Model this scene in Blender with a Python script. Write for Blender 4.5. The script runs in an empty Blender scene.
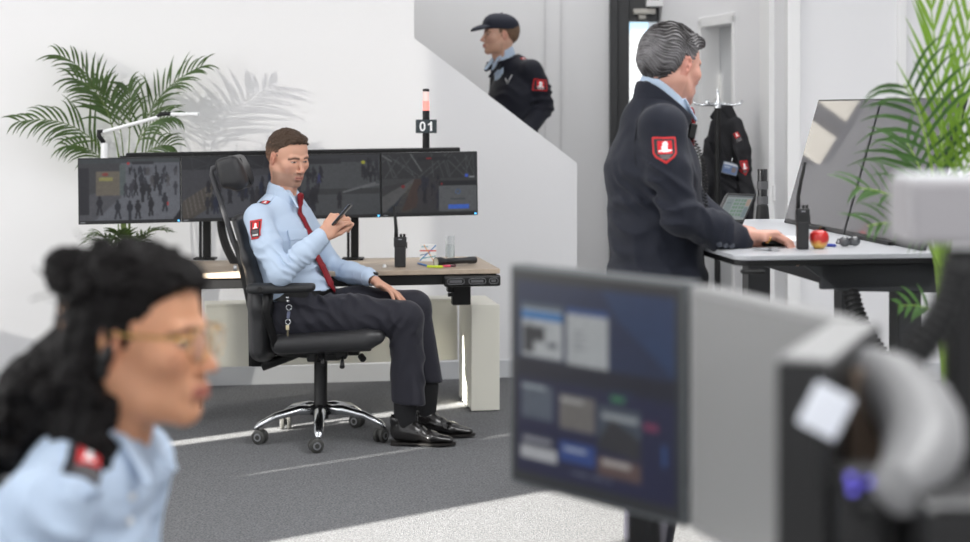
import bpy, math, random
import numpy as np
from mathutils import Vector, Matrix
from mathutils.bvhtree import BVHTree

SC = bpy.context.scene
COL = SC.collection
FPX, CX, HY, CAMZ = 1600.0, 485.0, 110.0, 1.4

def P(px, py, Y):
    """the point of the room that the photograph shows at (px, py), Y metres into the room"""
    return np.array([(px - CX) / FPX * Y, Y, CAMZ - (py - HY) / FPX * Y])

def A(*a):
    return np.array(a, float)

def nrm(v):
    v = np.asarray(v, float)
    return v / max(np.linalg.norm(v), 1e-9)

def lin(r, g, b):
    f = lambda u: (u / 255 / 12.92) if u / 255 <= .04045 else ((u / 255 + .055) / 1.055) ** 2.4
    return (f(r), f(g), f(b))

# ------------------------------------------------------------------ materials
MATS = {}
def mat(name, rgb=(200, 200, 200), rough=.6, metal=0., spec=.5, bump=0., bscale=200., bstretch=None,
        var=0., vscale=8., emit=None, estr=0., attr=False, alpha=None, coat=0., trans=0., sss=0., sheen=0., screen=0.):
    if name in MATS:
        return MATS[name]
    m = bpy.data.materials.new(name)
    m.use_nodes = True
    nt = m.node_tree
    b = nt.nodes['Principled BSDF']
    c = lin(*rgb)
    b.inputs['Base Color'].default_value = (*c, 1)
    b.inputs['Roughness'].default_value = rough
    b.inputs['Metallic'].default_value = metal
    b.inputs['Specular IOR Level'].default_value = spec
    if coat:
        b.inputs['Coat Weight'].default_value = coat
        b.inputs['Coat Roughness'].default_value = .08
    if trans:
        b.inputs['Transmission Weight'].default_value = trans
        b.inputs['IOR'].default_value = 1.45
    if sss:
        b.inputs['Subsurface Weight'].default_value = sss
        b.inputs['Subsurface Radius'].default_value = (.012, .005, .003)
        b.inputs['Subsurface Scale'].default_value = 1.0
    if sheen:
        b.inputs['Sheen Weight'].default_value = sheen
        b.inputs['Sheen Roughness'].default_value = .4
    tc = nt.nodes.new('ShaderNodeTexCoord')
    src = None
    if attr:
        a = nt.nodes.new('ShaderNodeAttribute')
        a.attribute_name = 'Col'
        src = a.outputs['Color']
        nt.links.new(src, b.inputs['Base Color'])
    if var:
        n = nt.nodes.new('ShaderNodeTexNoise')
        n.inputs['Scale'].default_value = vscale
        n.inputs['Detail'].default_value = 4
        mp = nt.nodes.new('ShaderNodeMapping')
        if bstretch:
            mp.inputs['Scale'].default_value = bstretch
        nt.links.new(tc.outputs['Object'], mp.inputs['Vector'])
        nt.links.new(mp.outputs['Vector'], n.inputs['Vector'])
        mr = nt.nodes.new('ShaderNodeMapRange')
        mr.inputs['From Min'].default_value = .3
        mr.inputs['From Max'].default_value = .7
        mr.inputs['To Min'].default_value = 1 - var
        mr.inputs['To Max'].default_value = 1 + var
        nt.links.new(n.outputs['Fac'], mr.inputs['Value'])
        mx = nt.nodes.new('ShaderNodeVectorMath')
        mx.operation = 'SCALE'
        if src is None:
            mx.inputs[0].default_value = c
        else:
            nt.links.new(src, mx.inputs[0])
        nt.links.new(mr.outputs['Result'], mx.inputs['Scale'])
        nt.links.new(mx.outputs['Vector'], b.inputs['Base Color'])
    if bump:
        n = nt.nodes.new('ShaderNodeTexNoise')
        n.inputs['Scale'].default_value = bscale
        n.inputs['Detail'].default_value = 3
        mp = nt.nodes.new('ShaderNodeMapping')
        if bstretch:
            mp.inputs['Scale'].default_value = bstretch
        nt.links.new(tc.outputs['Object'], mp.inputs['Vector'])
        nt.links.new(mp.outputs['Vector'], n.inputs['Vector'])
        bp = nt.nodes.new('ShaderNodeBump')
        bp.inputs['Strength'].default_value = bump
        bp.inputs['Distance'].default_value = .004
        nt.links.new(n.outputs['Fac'], bp.inputs['Height'])
        nt.links.new(bp.outputs['Normal'], b.inputs['Normal'])
    if emit is not None:
        b.inputs['Emission Color'].default_value = (*lin(*emit), 1)
        b.inputs['Emission Strength'].default_value = estr
    if screen:                                   # a lit display: the picture is given off, the glass only mirrors
        for l in list(b.inputs['Base Color'].links): nt.links.remove(l)
        b.inputs['Base Color'].default_value = (.012, .012, .014, 1)
        nt.links.new(src, b.inputs['Emission Color'])
        b.inputs['Emission Strength'].default_value = screen
    if emit is None and estr and attr:
        nt.links.new(src, b.inputs['Emission Color'])
        b.inputs['Emission Strength'].default_value = estr
    if alpha is not None:
        b.inputs['Alpha'].default_value = alpha
    MATS[name] = m
    return m

# ------------------------------------------------------------------ objects
def link(o):
    COL.objects.link(o)
    return o

def base_of(parent):
    """world position of the origin that a child of `parent` is built about"""
    v = np.zeros(3)
    while parent is not None:
        v += np.array(parent.location)
        parent = parent.parent
    return v

def tag(o, label=None, cat=None, group=None, kind=None):
    if label: o['label'] = label
    if cat: o['category'] = cat
    if group: o['group'] = group
    if kind: o['kind'] = kind
    return o

def thing(name, loc, label, cat, group=None):
    o = bpy.data.objects.new(name, None)
    o.empty_display_size = .05
    o.location = [float(v) for v in loc]
    link(o)
    return tag(o, label, cat, group)

def mesh_obj(name, verts, faces, mats, parent=None, mi=None, smooth=True, cols=None, facecols=None, bev=0., loc=None, sub=0, autos=None):
    verts = np.asarray(verts, float)
    org = base_of(parent) if parent is not None else (np.zeros(3) if loc is None else np.asarray(loc, float))
    me = bpy.data.meshes.new(name)
    me.from_pydata((verts - org).tolist(), [], faces if isinstance(faces, list) else faces.tolist())
    if not isinstance(mats, (list, tuple)):
        mats = [mats]
    for m in mats:
        me.materials.append(m)
    if mi is not None:
        me.polygons.foreach_set('material_index', np.asarray(mi, dtype=np.int32))
    me.polygons.foreach_set('use_smooth', np.full(len(me.polygons), bool(smooth)))
    if cols is not None:
        at = me.color_attributes.new('Col', 'FLOAT_COLOR', 'POINT')
        c4 = np.ones((len(verts), 4), np.float32)
        c4[:, :3] = cols
        at.data.foreach_set('color', c4.ravel())
    if facecols is not None:
        at = me.attributes.new('Col', 'FLOAT_COLOR', 'FACE')
        c4 = np.ones((len(me.polygons), 4), np.float32)
        c4[:, :3] = facecols
        at.data.foreach_set('color', c4.ravel())
    me.validate()
    me.update()
    o = bpy.data.objects.new(name, me)
    if parent is None:
        o.location = org
    else:
        o.parent = parent
    link(o)
    if bev:
        md = o.modifiers.new('edge', 'BEVEL')
        md.width = bev
        md.segments = 2
        md.limit_method = 'ANGLE'
        md.angle_limit = math.radians(40)
        if smooth is not True:
            pass
    return o

def rot(ax, ang):
    return np.array(Matrix.Rotation(ang, 3, Vector(ax)))

def basis(x, z=(0, 0, 1)):
    """columns: x axis, y axis, z axis (z made perpendicular to x)"""
    x = nrm(x)
    z = np.asarray(z, float)
    z = nrm(z - x * np.dot(x, z))
    y = np.cross(z, x)
    return np.stack([x, y, z], 1)

class MB:
    """collects boxes, tubes, lathes and prisms; build() links them as one mesh object"""
    def __init__(s):
        s.v, s.f, s.m, s.n = [], [], [], 0
    def add(s, v, f, m=0):
        s.v.append(np.asarray(v, float))
        s.f += [[i + s.n for i in q] for q in f]
        s.m += [m] * len(f)
        s.n += len(v)
        return s
    def box(s, c, size, R=None, m=0):
        h = np.asarray(size, float) / 2
        v = np.array([[x, y, z] for x in (-1, 1) for y in (-1, 1) for z in (-1, 1)]) * h
        if R is not None:
            v = v @ np.asarray(R).T
        return s.add(v + np.asarray(c, float), [[0, 1, 3, 2], [4, 6, 7, 5], [0, 4, 5, 1], [2, 3, 7, 6], [0, 2, 6, 4], [1, 5, 7, 3]], m)
    def box2(s, lo, hi, m=0):
        lo, hi = np.asarray(lo, float), np.asarray(hi, float)
        return s.box((lo + hi) / 2, hi - lo, None, m)
    def tube(s, pts, r, n=12, m=0, caps=True, flat=None):
        pts = [np.asarray(p, float) for p in pts]
        k = len(pts)
        rs = [r] * k if np.isscalar(r) else list(r)
        T = []
        for i in range(k):
            T.append(nrm(pts[min(i + 1, k - 1)] - pts[max(i - 1, 0)]))
        u = np.cross(T[0], [0, 0, 1])
        if np.linalg.norm(u) < 1e-3:
            u = np.cross(T[0], [1, 0, 0])
        u = nrm(u)
        V, F = [], []
        for i in range(k):
            u = nrm(u - T[i] * np.dot(u, T[i]))
            w = np.cross(T[i], u)
            for j in range(n):
                a = 2 * math.pi * j / n
                V.append(pts[i] + rs[i] * (math.cos(a) * u + math.sin(a) * w * (flat or 1)))
        for i in range(k - 1):
            for j in range(n):
                j2 = (j + 1) % n
                F.append([i * n + j, i * n + j2, (i + 1) * n + j2, (i + 1) * n + j])
        if caps:
            F.append(list(range(n - 1, -1, -1)))
            F.append(list(range((k - 1) * n, k * n)))
        return s.add(V, F, m)
    def cyl(s, a, b, r, n=20, m=0, r2=None):
        return s.tube([a, b], [r, r if r2 is None else r2], n, m)
    def lathe(s, prof, o, ax=(0, 0, 1), n=24, m=0):
        ax = nrm(ax)
        u = np.cross(ax, [1, 0, 0] if abs(ax[0]) < .9 else [0, 1, 0])
        u = nrm(u)
        w = np.cross(ax, u)
        V, F = [], []
        for r, z in prof:
            for j in range(n):
                a = 2 * math.pi * j / n
                V.append(np.asarray(o) + ax * z + max(r, 1e-5) * (math.cos(a) * u + math.sin(a) * w))
        for i in range(len(prof) - 1):
            for j in range(n):
                j2 = (j + 1) % n
                F.append([i * n + j, i * n + j2, (i + 1) * n + j2, (i + 1) * n + j])
        return s.add(V, F, m)
    def prism(s, poly, o, ux, uy, th, m=0):
        """poly in (ux, uy) about o, extruded th along ux x uy"""
        ux, uy = np.asarray(ux, float), np.asarray(uy, float)
        nn = nrm(np.cross(ux, uy)) * th
        k = len(poly)
        a = [np.asarray(o) + x * ux + y * uy for x, y in poly]
        V = a + [p + nn for p in a]
        F = [list(range(k - 1, -1, -1)), list(range(k, 2 * k))]
        for i in range(k):
            j = (i + 1) % k
            F.append([i, j, j + k, i + k])
        return s.add(V, F, m)
    def torus(s, c, ax, R, r, n=24, k=10, m=0, a0=0., a1=2 * math.pi):
        ax = nrm(ax)
        u = nrm(np.cross(ax, [1, 0, 0] if abs(ax[0]) < .9 else [0, 1, 0]))
        w = np.cross(ax, u)
        full = abs(a1 - a0 - 2 * math.pi) < 1e-6
        pts = [np.asarray(c) + R * (math.cos(a) * u + math.sin(a) * w) for a in np.linspace(a0, a1, n + 1)]
        return s.tube(pts, r, k, m, caps=not full)
    def build(s, name, mats, parent=None, smooth=False, bev=0., loc=None):
        v = np.concatenate(s.v)
        if loc is None and parent is None:
            loc = [(v[:, 0].min() + v[:, 0].max()) / 2, (v[:, 1].min() + v[:, 1].max()) / 2, v[:, 2].min()]
        o = mesh_obj(name, v, s.f, mats, parent, s.m, smooth, bev=bev, loc=loc)
        if smooth == 'auto':
            smooth_by_angle(o.data)
        return o

def smooth_by_angle(me, ang=40):
    """smooth shading with the sharp edges marked"""
    me.polygons.foreach_set('use_smooth', np.ones(len(me.polygons), bool))
    import bmesh
    bm = bmesh.new()
    bm.from_mesh(me)
    for e in bm.edges:
        if len(e.link_faces) == 2:
            try:
                e.smooth = e.calc_face_angle() < math.radians(ang)
            except ValueError:
                pass
        else:
            e.smooth = False
    bm.to_mesh(me)
    bm.free()

def copy_tree(o, parent=None):
    c = o.copy()
    link(c)
    c.parent = parent
    for ch in list(o.children):
        copy_tree(ch, c)
    return c

def bez(p0, p1, p2, n=12, p3=None):
    t = np.linspace(0, 1, n)[:, None]
    p0, p1, p2 = map(lambda q: np.asarray(q, float), (p0, p1, p2))
    if p3 is None:
        return (1 - t) ** 2 * p0 + 2 * t * (1 - t) * p1 + t ** 2 * p2
    p3 = np.asarray(p3, float)
    return (1 - t) ** 3 * p0 + 3 * t * (1 - t) ** 2 * p1 + 3 * t ** 2 * (1 - t) * p2 + t ** 3 * p3

# ------------------------------------------------------------------ smooth solids: a distance field meshed by surface nets
class Sdf:
    def __init__(s):
        s.p = []
    def _add(s, f, lo, hi, k, op):
        s.p.append((f, np.asarray(lo, float), np.asarray(hi, float), k, op))
        return s
    def ell(s, c, r, R=None, k=.01, op='u'):
        c, r = np.asarray(c, float), np.asarray(r, float)
        R = np.eye(3) if R is None else np.asarray(R, float)
        ext = np.abs(R) @ r if True else r
        def f(X, Y, Z):
            x, y, z = X - c[0], Y - c[1], Z - c[2]
            q = [(R[0, i] * x + R[1, i] * y + R[2, i] * z) / r[i] for i in range(3)]
            k0 = np.sqrt(q[0] ** 2 + q[1] ** 2 + q[2] ** 2)
            k1 = np.sqrt((q[0] / r[0]) ** 2 + (q[1] / r[1]) ** 2 + (q[2] / r[2]) ** 2) + 1e-9
            return k0 * (k0 - 1) / k1
        return s._add(f, c - ext, c + ext, k, op)
    def sph(s, c, r, k=.01, op='u'):
        return s.ell(c, (r, r, r), None, k, op)
    def cone(s, a, b, ra, rb, k=.01, op='u'):
        a, b = np.asarray(a, float), np.asarray(b, float)
        d = b - a
        L2 = max(float(d @ d), 1e-9)
        def f(X, Y, Z):
            x, y, z = X - a[0], Y - a[1], Z - a[2]
            t = np.clip((x * d[0] + y * d[1] + z * d[2]) / L2, 0, 1)
            return np.sqrt((x - t * d[0]) ** 2 + (y - t * d[1]) ** 2 + (z - t * d[2]) ** 2) - (ra + (rb - ra) * t)
        r = max(ra, rb)
        return s._add(f, np.minimum(a, b) - r, np.maximum(a, b) + r, k, op)
    def econe(s, a, b, lat, ra, rb, k=.01, op='u', cap=1.):
        """swept ellipse: ra, rb = (half width along lat, half width across it) at a and b"""
        a, b = np.asarray(a, float), np.asarray(b, float)
        d = b - a
        L = np.linalg.norm(d)
        ax = d / max(L, 1e-9)
        lat = nrm(np.asarray(lat, float) - ax * np.dot(lat, ax))
        fw = np.cross(ax, lat)
        def f(X, Y, Z):
            x, y, z = X - a[0], Y - a[1], Z - a[2]
            h = x * ax[0] + y * ax[1] + z * ax[2]
            hc = np.clip(h, 0, L)
            t = hc / max(L, 1e-9)
            u = x * lat[0] + y * lat[1] + z * lat[2]
            w = x * fw[0] + y * fw[1] + z * fw[2]
            v = h - hc
            A_, B_ = ra[0] + (rb[0] - ra[0]) * t, ra[1] + (rb[1] - ra[1]) * t
            C_ = np.minimum(A_, B_) * cap
            k0 = np.sqrt((u / A_) ** 2 + (w / B_) ** 2 + (v / C_) ** 2)
            k1 = np.sqrt((u / A_ ** 2) ** 2 + (w / B_ ** 2) ** 2 + (v / C_ ** 2) ** 2) + 1e-6
            return np.maximum(k0 * (k0 - 1) / k1, (k0 - 1) * np.minimum(A_, B_))
        r = max(*ra, *rb)
        return s._add(f, np.minimum(a, b) - r, np.maximum(a, b) + r, k, op)
    def chain(s, pts, rs, k=.01, op='u'):
        for i in range(len(pts) - 1):
            s.cone(pts[i], pts[i + 1], rs[i], rs[i + 1], k, op)
        return s
    def box(s, c, h, R=None, r=.01, k=.005, op='u'):
        c, h = np.asarray(c, float), np.asarray(h, float)
        R = np.eye(3) if R is None else np.asarray(R, float)
        def f(X, Y, Z):
            x, y, z = X - c[0], Y - c[1], Z - c[2]
            q = [np.abs(R[0, i] * x + R[1, i] * y + R[2, i] * z) - (h[i] - r) for i in range(3)]
            return np.sqrt(sum(np.maximum(v, 0) ** 2 for v in q)) + np.minimum(np.maximum(np.maximum(q[0], q[1]), q[2]), 0) - r
        e = np.abs(R) @ h
        return s._add(f, c - e, c + e, k, op)
    def plane(s, p, n, k=.004):
        """keeps the side that n points away from"""
        p, n = np.asarray(p, float), nrm(n)
        return s._add(lambda X, Y, Z: (X - p[0]) * n[0] + (Y - p[1]) * n[1] + (Z - p[2]) * n[2], [-9] * 3, [9] * 3, k, 'i')
    def keep(s, f, k=.004):
        return s._add(f, [-9] * 3, [9] * 3, k, 'i')
    def disp(s, f, lo=(-9,) * 3, hi=(9,) * 3):
        return s._add(f, lo, hi, 0, 'd')
    def mesh(s, h, smooth=0):
        us = [q for q in s.p if q[4] == 'u']
        lo = np.min([q[1] for q in us], 0) - 4 * h - .012
        hi = np.max([q[2] for q in us], 0) + 4 * h + .012
        n = np.ceil((hi - lo) / h).astype(int) + 1
        ax = [lo[i] + h * np.arange(n[i]) for i in range(3)]
        D = np.full(n, .5, np.float32)
        for f, a, b, k, op in s.p:
            m = k + 4 * h + .01
            i0 = np.maximum(np.floor((a - m - lo) / h).astype(int), 0)
            i1 = np.minimum(np.ceil((b + m - lo) / h).astype(int) + 1, n)
            if (i1 <= i0).any():
                continue
            sl = tuple(slice(i0[i], i1[i]) for i in range(3))
            d = f(ax[0][sl[0]][:, None, None], ax[1][sl[1]][None, :, None], ax[2][sl[2]][None, None, :])
            E = D[sl]
            if op == 'd':
                D[sl] = E + d
                continue
            if op == 's':
                d = -d
            kk = max(k, 1e-6)
            g = np.maximum(kk - np.abs(E - d), 0) / kk
            if op == 'u':
                D[sl] = np.minimum(E, d) - g * g * kk / 4
            else:
                D[sl] = np.maximum(E, d) + g * g * kk / 4
        v, q = nets(D, lo, h)
        for _ in range(smooth):
            v = relax(v, q)
        return v, q

def nets(D, o, h):
    S = D < 0
    n = np.array(D.shape)
    c = np.zeros(n - 1, np.uint8)
    for dx in (0, 1):
        for dy in (0, 1):
            for dz in (0, 1):
                c += S[dx:n[0] - 1 + dx, dy:n[1] - 1 + dy, dz:n[2] - 1 + dz]
    M = (c > 0) & (c < 8)
    I, J, K = np.nonzero(M)
    idx = np.full(M.shape, -1, np.int64)
    idx[I, J, K] = np.arange(len(I))
    cor = [(x, y, z) for x in (0, 1) for y in (0, 1) for z in (0, 1)]
    cv = {q: D[I + q[0], J + q[1], K + q[2]] for q in cor}
    pos = np.zeros((len(I), 3))
    cnt = np.zeros(len(I))
    for a in cor:
        for d in range(3):
            if a[d] == 0:
                b = list(a)
                b[d] = 1
                va, vb = cv[a], cv[tuple(b)]
                m = (va < 0) != (vb < 0)
                t = va / np.where(va == vb, 1, va - vb)
                q = np.array(a, float)[None, :].repeat(len(I), 0)
                q[:, d] = t
                pos += q * m[:, None]
                cnt += m
    verts = np.asarray(o) + h * (np.stack([I, J, K], 1) + pos / np.maximum(cnt, 1)[:, None])
    Q = []
    m = S[:-1, 1:-1, 1:-1] != S[1:, 1:-1, 1:-1]
    i, j, k = np.nonzero(m); j += 1; k += 1
    f = np.stack([idx[i, j - 1, k - 1], idx[i, j, k - 1], idx[i, j, k], idx[i, j - 1, k]], 1)
    fl = ~S[i, j, k]; f[fl] = f[fl][:, ::-1]; Q.append(f)
    m = S[1:-1, :-1, 1:-1] != S[1:-1, 1:, 1:-1]
    i, j, k = np.nonzero(m); i += 1; k += 1
    f = np.stack([idx[i - 1, j, k - 1], idx[i - 1, j, k], idx[i, j, k], idx[i, j, k - 1]], 1)
    fl = ~S[i, j, k]; f[fl] = f[fl][:, ::-1]; Q.append(f)
    m = S[1:-1, 1:-1, :-1] != S[1:-1, 1:-1, 1:]
    i, j, k = np.nonzero(m); i += 1; j += 1
    f = np.stack([idx[i - 1, j - 1, k], idx[i, j - 1, k], idx[i, j, k], idx[i - 1, j, k]], 1)
    fl = ~S[i, j, k]; f[fl] = f[fl][:, ::-1]; Q.append(f)
    q = np.concatenate(Q)
    q = q[(q >= 0).all(1)]
    return verts, q

def relax(v, q, w=.5):
    s = np.zeros_like(v)
    c = np.zeros(len(v))
    for a, b in ((0, 1), (1, 2), (2, 3), (3, 0)):
        np.add.at(s, q[:, a], v[q[:, b]])
        np.add.at(s, q[:, b], v[q[:, a]])
        np.add.at(c, q[:, a], 1)
        np.add.at(c, q[:, b], 1)
    return v * (1 - w) + w * s / np.maximum(c, 1)[:, None]

def biggest(v, q, least=60):
    """drops stray crumbs of a field's surface"""
    lab = np.arange(len(v))
    while True:
        mn = lab[q].min(1)
        new = lab.copy()
        for a in range(4):
            np.minimum.at(new, q[:, a], mn)
        new = new[new]
        if (new == lab).all():
            break
        lab = new
    ids, inv, cnt = np.unique(lab, return_inverse=True, return_counts=True)
    keep = cnt[inv] >= least
    mp = np.cumsum(keep) - 1
    q = q[keep[q].all(1)]
    return v[keep], mp[q]

def sdf_obj(name, s, h, m, parent=None, smooth=1, loc=None, cols=None, least=60):
    v, q = s.mesh(h, smooth)
    v, q = biggest(v, q, least)
    c = cols(v) if cols else None
    if loc is None and parent is None:
        loc = [(v[:, 0].min() + v[:, 0].max()) / 2, (v[:, 1].min() + v[:, 1].max()) / 2, v[:, 2].min()]
    return mesh_obj(name, v, q, m, parent, None, True, cols=c, loc=loc)

def join(parts):
    V, Q, C, n = [], [], [], 0
    for v, q, c in parts:
        V.append(v); Q.append(q + n); C.append(c); n += len(v)
    return np.concatenate(V), np.concatenate(Q), np.concatenate(C)

def wob(X, Y, Z, f, seed=0):
    """a cheap smooth noise in about -1..1"""
    r = random.Random(seed)
    t = 0
    for i in range(4):
        a = [r.uniform(-1, 1) for _ in range(3)]
        l = math.sqrt(sum(q * q for q in a))
        w = f * (1 + .45 * i)
        ph = r.uniform(0, 6.28)
        t = t + np.sin((X * a[0] + Y * a[1] + Z * a[2]) / l * w + ph + 1.3 * np.sin((X * a[1] - Y * a[2] + Z * a[0]) / l * w * .7 + ph * 2)) / (1 + .5 * i)
    return t / 2.2

# ------------------------------------------------------------------ flat pictures (screens, badges): one coloured face per cell
class Img:
    def __init__(s, w, h, bg):
        s.w, s.h = w, h
        s.a = np.zeros((h, w, 3))
        s.a[:] = lin(*bg)
        s.y, s.x = np.mgrid[0:h, 0:w]
        s.x = (s.x + .5) / w
        s.y = (s.y + .5) / h
    def put(s, m, c, t=1.):
        s.a[m] = s.a[m] * (1 - t) + np.array(lin(*c)) * t
        return s
    def rect(s, x0, y0, x1, y1, c, t=1.):
        return s.put((s.x >= x0) & (s.x < x1) & (s.y >= y0) & (s.y < y1), c, t)
    def ell(s, cx, cy, rx, ry, c, t=1.):
        return s.put(((s.x - cx) / rx) ** 2 + ((s.y - cy) / ry) ** 2 < 1, c, t)
    def poly(s, pts, c, t=1.):
        m = np.zeros(s.x.shape, bool)
        k = len(pts)
        for i in range(k):
            (x0, y0), (x1, y1) = pts[i], pts[(i + 1) % k]
            if y0 == y1:
                continue
            cr = ((y0 > s.y) != (y1 > s.y)) & (s.x < (x1 - x0) * (s.y - y0) / (y1 - y0) + x0)
            m ^= cr
        return s.put(m, c, t)
    def line(s, x0, y0, x1, y1, w, c, t=1.):
        dx, dy = x1 - x0, y1 - y0
        asp = s.w / s.h
        L = (dx * asp) ** 2 + dy ** 2 + 1e-9
        q = np.clip(((s.x - x0) * dx * asp * asp + (s.y - y0) * dy) / L, 0, 1)
        d = np.sqrt(((s.x - x0 - q * dx) * asp) ** 2 + (s.y - y0 - q * dy) ** 2)
        return s.put(d < w / 2, c, t)
    def person(s, x, y, h, c, rnd):
        """a small walking figure, feet at (x, y), h tall"""
        w = h * .30 * s.h / s.w
        s.ell(x, y - h * .90, w * .30, h * .10, c)
        s.ell(x, y - h * .62, w * .55, h * .24, c)
        k = rnd.uniform(.1, .5)
        s.line(x - w * .1, y - h * .45, x - w * k, y, h * .11, c)
        s.line(x + w * .1, y - h * .45, x + w * k, y, h * .11, c)
    def grain(s, amt, seed=1, blur=1):
        r = np.random.default_rng(seed)
        for _ in range(blur):
            g = np.pad(s.a, ((1, 1), (1, 1), (0, 0)), mode='edge')
            s.a = (g[1:-1, 1:-1] * 2 + g[:-2, 1:-1] + g[2:, 1:-1] + g[1:-1, :-2] + g[1:-1, 2:]) / 6
        s.a *= 1 + amt * r.standard_normal((s.h, s.w, 1)) + amt * .8 * np.repeat(np.repeat(r.standard_normal((s.h // 4 + 1, s.w // 4 + 1, 1)), 4, 0), 4, 1)[:s.h, :s.w]
        s.a = np.clip(s.a, 0, 1)
        return s
    def faces(s):
        return s.a.reshape(-1, 3)

def surface_of(target):
    me = target.data
    org = base_of(target.parent) + np.array(target.location)
    co = np.empty(len(me.vertices) * 3); me.vertices.foreach_get('co', co)
    bv = BVHTree.FromPolygons([Vector(c) for c in co.reshape(-1, 3) + org], [list(f.vertices) for f in me.polygons])
    def hit(p, nd, reach=.07, lift=0.):
        nd = nrm(nd)
        r = bv.ray_cast(Vector(np.asarray(p) + nd * reach), Vector(-nd), reach * 2)
        return (np.array(r[0]) if r[0] is not None else np.asarray(p, float)) + nd * lift
    return hit

def picture(name, TL, TR, BL, img, m, parent=None, BR=None, target=None, nrmdir=None, lift=.002, th=0., mask=None, loc=None, reach=.07):
    """img laid on the rectangle TL-TR-BL; with `target` it is laid onto that object's surface along nrmdir"""
    TL, TR, BL = (np.asarray(q, float) for q in (TL, TR, BL))
    BR = TR + BL - TL if BR is None else np.asarray(BR, float)
    W, H = img.w, img.h
    u = np.linspace(0, 1, W + 1)[None, :, None]
    v = np.linspace(0, 1, H + 1)[:, None, None]
    p = (TL * (1 - u) + TR * u) * (1 - v) + (BL * (1 - u) + BR * u) * v
    p = p.reshape(-1, 3)
    if target is not None:
        nd = nrm(nrmdir)
        me = target.data
        org = base_of(target.parent) + np.array(target.location) if target.parent else np.array(target.location)
        co = np.empty(len(me.vertices) * 3); me.vertices.foreach_get('co', co)
        co = co.reshape(-1, 3) + org
        bv = BVHTree.FromPolygons([Vector(c) for c in co], [list(f.vertices) for f in me.polygons])
        q = p.copy()
        hits = np.zeros(len(p), bool)
        dist = np.zeros(len(p))
        for i, a in enumerate(p):
            r = bv.ray_cast(Vector(a + nd * reach), Vector(-nd), reach * 2)
            if r[0] is not None:
                dist[i] = r[3]; hits[i] = True
        if hits.any():
            dist[~hits] = np.median(dist[hits])
            g = dist.reshape(H + 1, W + 1)
            for _ in range(3):
                gp = np.pad(g, 1, mode='edge')
                g = (gp[1:-1, 1:-1] * 2 + gp[:-2, 1:-1] + gp[2:, 1:-1] + gp[1:-1, :-2] + gp[1:-1, 2:]) / 6
            g = np.minimum(g, dist.reshape(H + 1, W + 1))
            q = p + nd * (reach - g.reshape(-1, 1) + lift)
        p = q
    i, j = np.mgrid[0:H, 0:W]
    a = i * (W + 1) + j
    f = np.stack([a, a + W + 1, a + W + 2, a + 1], -1).reshape(-1, 4)
    fc = img.faces()
    if mask is not None:
        k = mask.reshape(-1)
        f, fc = f[k], fc[k]
        used = np.unique(f)
        mp = np.zeros(len(p), int); mp[used] = np.arange(len(used))
        p, f = p[used], mp[f]
    o = mesh_obj(name, p, f, m, parent, None, True, facecols=fc, loc=loc if (parent is not None or loc is not None) else p.mean(0))
    if th:
        md = o.modifiers.new('thickness', 'SOLIDIFY')
        md.thickness = th
        md.offset = -1
    return o
# ================================================================== materials shared
WALL = mat('white paint', (232, 232, 234), .75, bump=.05, bscale=60)
WALL2 = mat('white smooth panel', (226, 226, 227), .55)
TRIMW = mat('white lacquer', (236, 236, 236), .4)
BASEM = mat('baseboard grey white', (205, 207, 210), .5)
BLACKM = mat('black powder coat', (16, 16, 17), .45, spec=.35)
BLACKP = mat('black plastic', (19, 19, 20), .42, spec=.4)
BLACKF = mat('black upholstery', (32, 32, 34), .62, bump=.25, bscale=900)
RUBBER = mat('black rubber', (20, 20, 21), .55)
CHROME = mat('polished aluminium', (215, 217, 220), .16, metal=1)
STEEL = mat('brushed steel', (190, 192, 195), .32, metal=1)
SILVER = mat('silver grey plastic', (150, 150, 150), .4, metal=.25)
CARPET = mat('grey loop carpet', (116, 117, 119), .95, spec=.1, bump=.8, bscale=260, var=.40, vscale=140)
GLASS = mat('clear glass', (250, 252, 252), .02, trans=1.)
PICT = mat('badge print', attr=True, rough=.7)
PALE = mat('pale laminate', (226, 224, 212), .45)

# ------------------------------------------------------------------ helper lines of the room
ES = nrm(A(.986, .169, 0))                 # the long wall, desk and screens run along this line
NS = A(-ES[1], ES[0], 0)
def wallP(px, py):
    a = (px - CX) / FPX
    Y = (8.145 + .17 * 1.35) / (1 - .17 * a)
    return P(px, py, Y)

def struct(name, mb, m, **kw):
    o = mb.build(name, m, **kw)
    return tag(o, kind='structure')

# floor and ceiling
struct('floor', MB().box2((-4.6, -1.7, -.12), (4.7, 11.2, 0)), CARPET)
struct('ceiling', MB().box2((-4.6, -1.7, 3.4), (4.7, 11.2, 3.52)), WALL)

# the stair parapet: one tall white leaf with a sloping cut
b = MB()
pts = []
for px, py in ((414, -600), (414, 38), (577, 163), (577, 163)):
    pts.append(wallP(px, py))
org = wallP(577, 163); org[2] = 0
L0 = wallP(-700, 0)
ul = lambda q: float(np.dot(q - org, ES))
u414 = ul(wallP(414, 38))
poly = [(ul(L0), 0), (0, 0), (0, wallP(577, 163)[2]), (u414, wallP(414, 38)[2]), (u414, 3.4), (ul(L0), 3.4)]
b.prism(poly, org + NS * .14, ES, A(0, 0, 1), .14)
struct('wall_stair', b, WALL)
# baseboard in front of it
b = MB()
ub = ul(L0)
R_ = np.stack([ES, NS, A(0, 0, 1)], 1)
b.box(org + ES * (ub / 2) - NS * .008 + A(0, 0, .045), (abs(ub), .016, .09), R_)
struct('baseboard_stair', b, BASEM)

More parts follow.
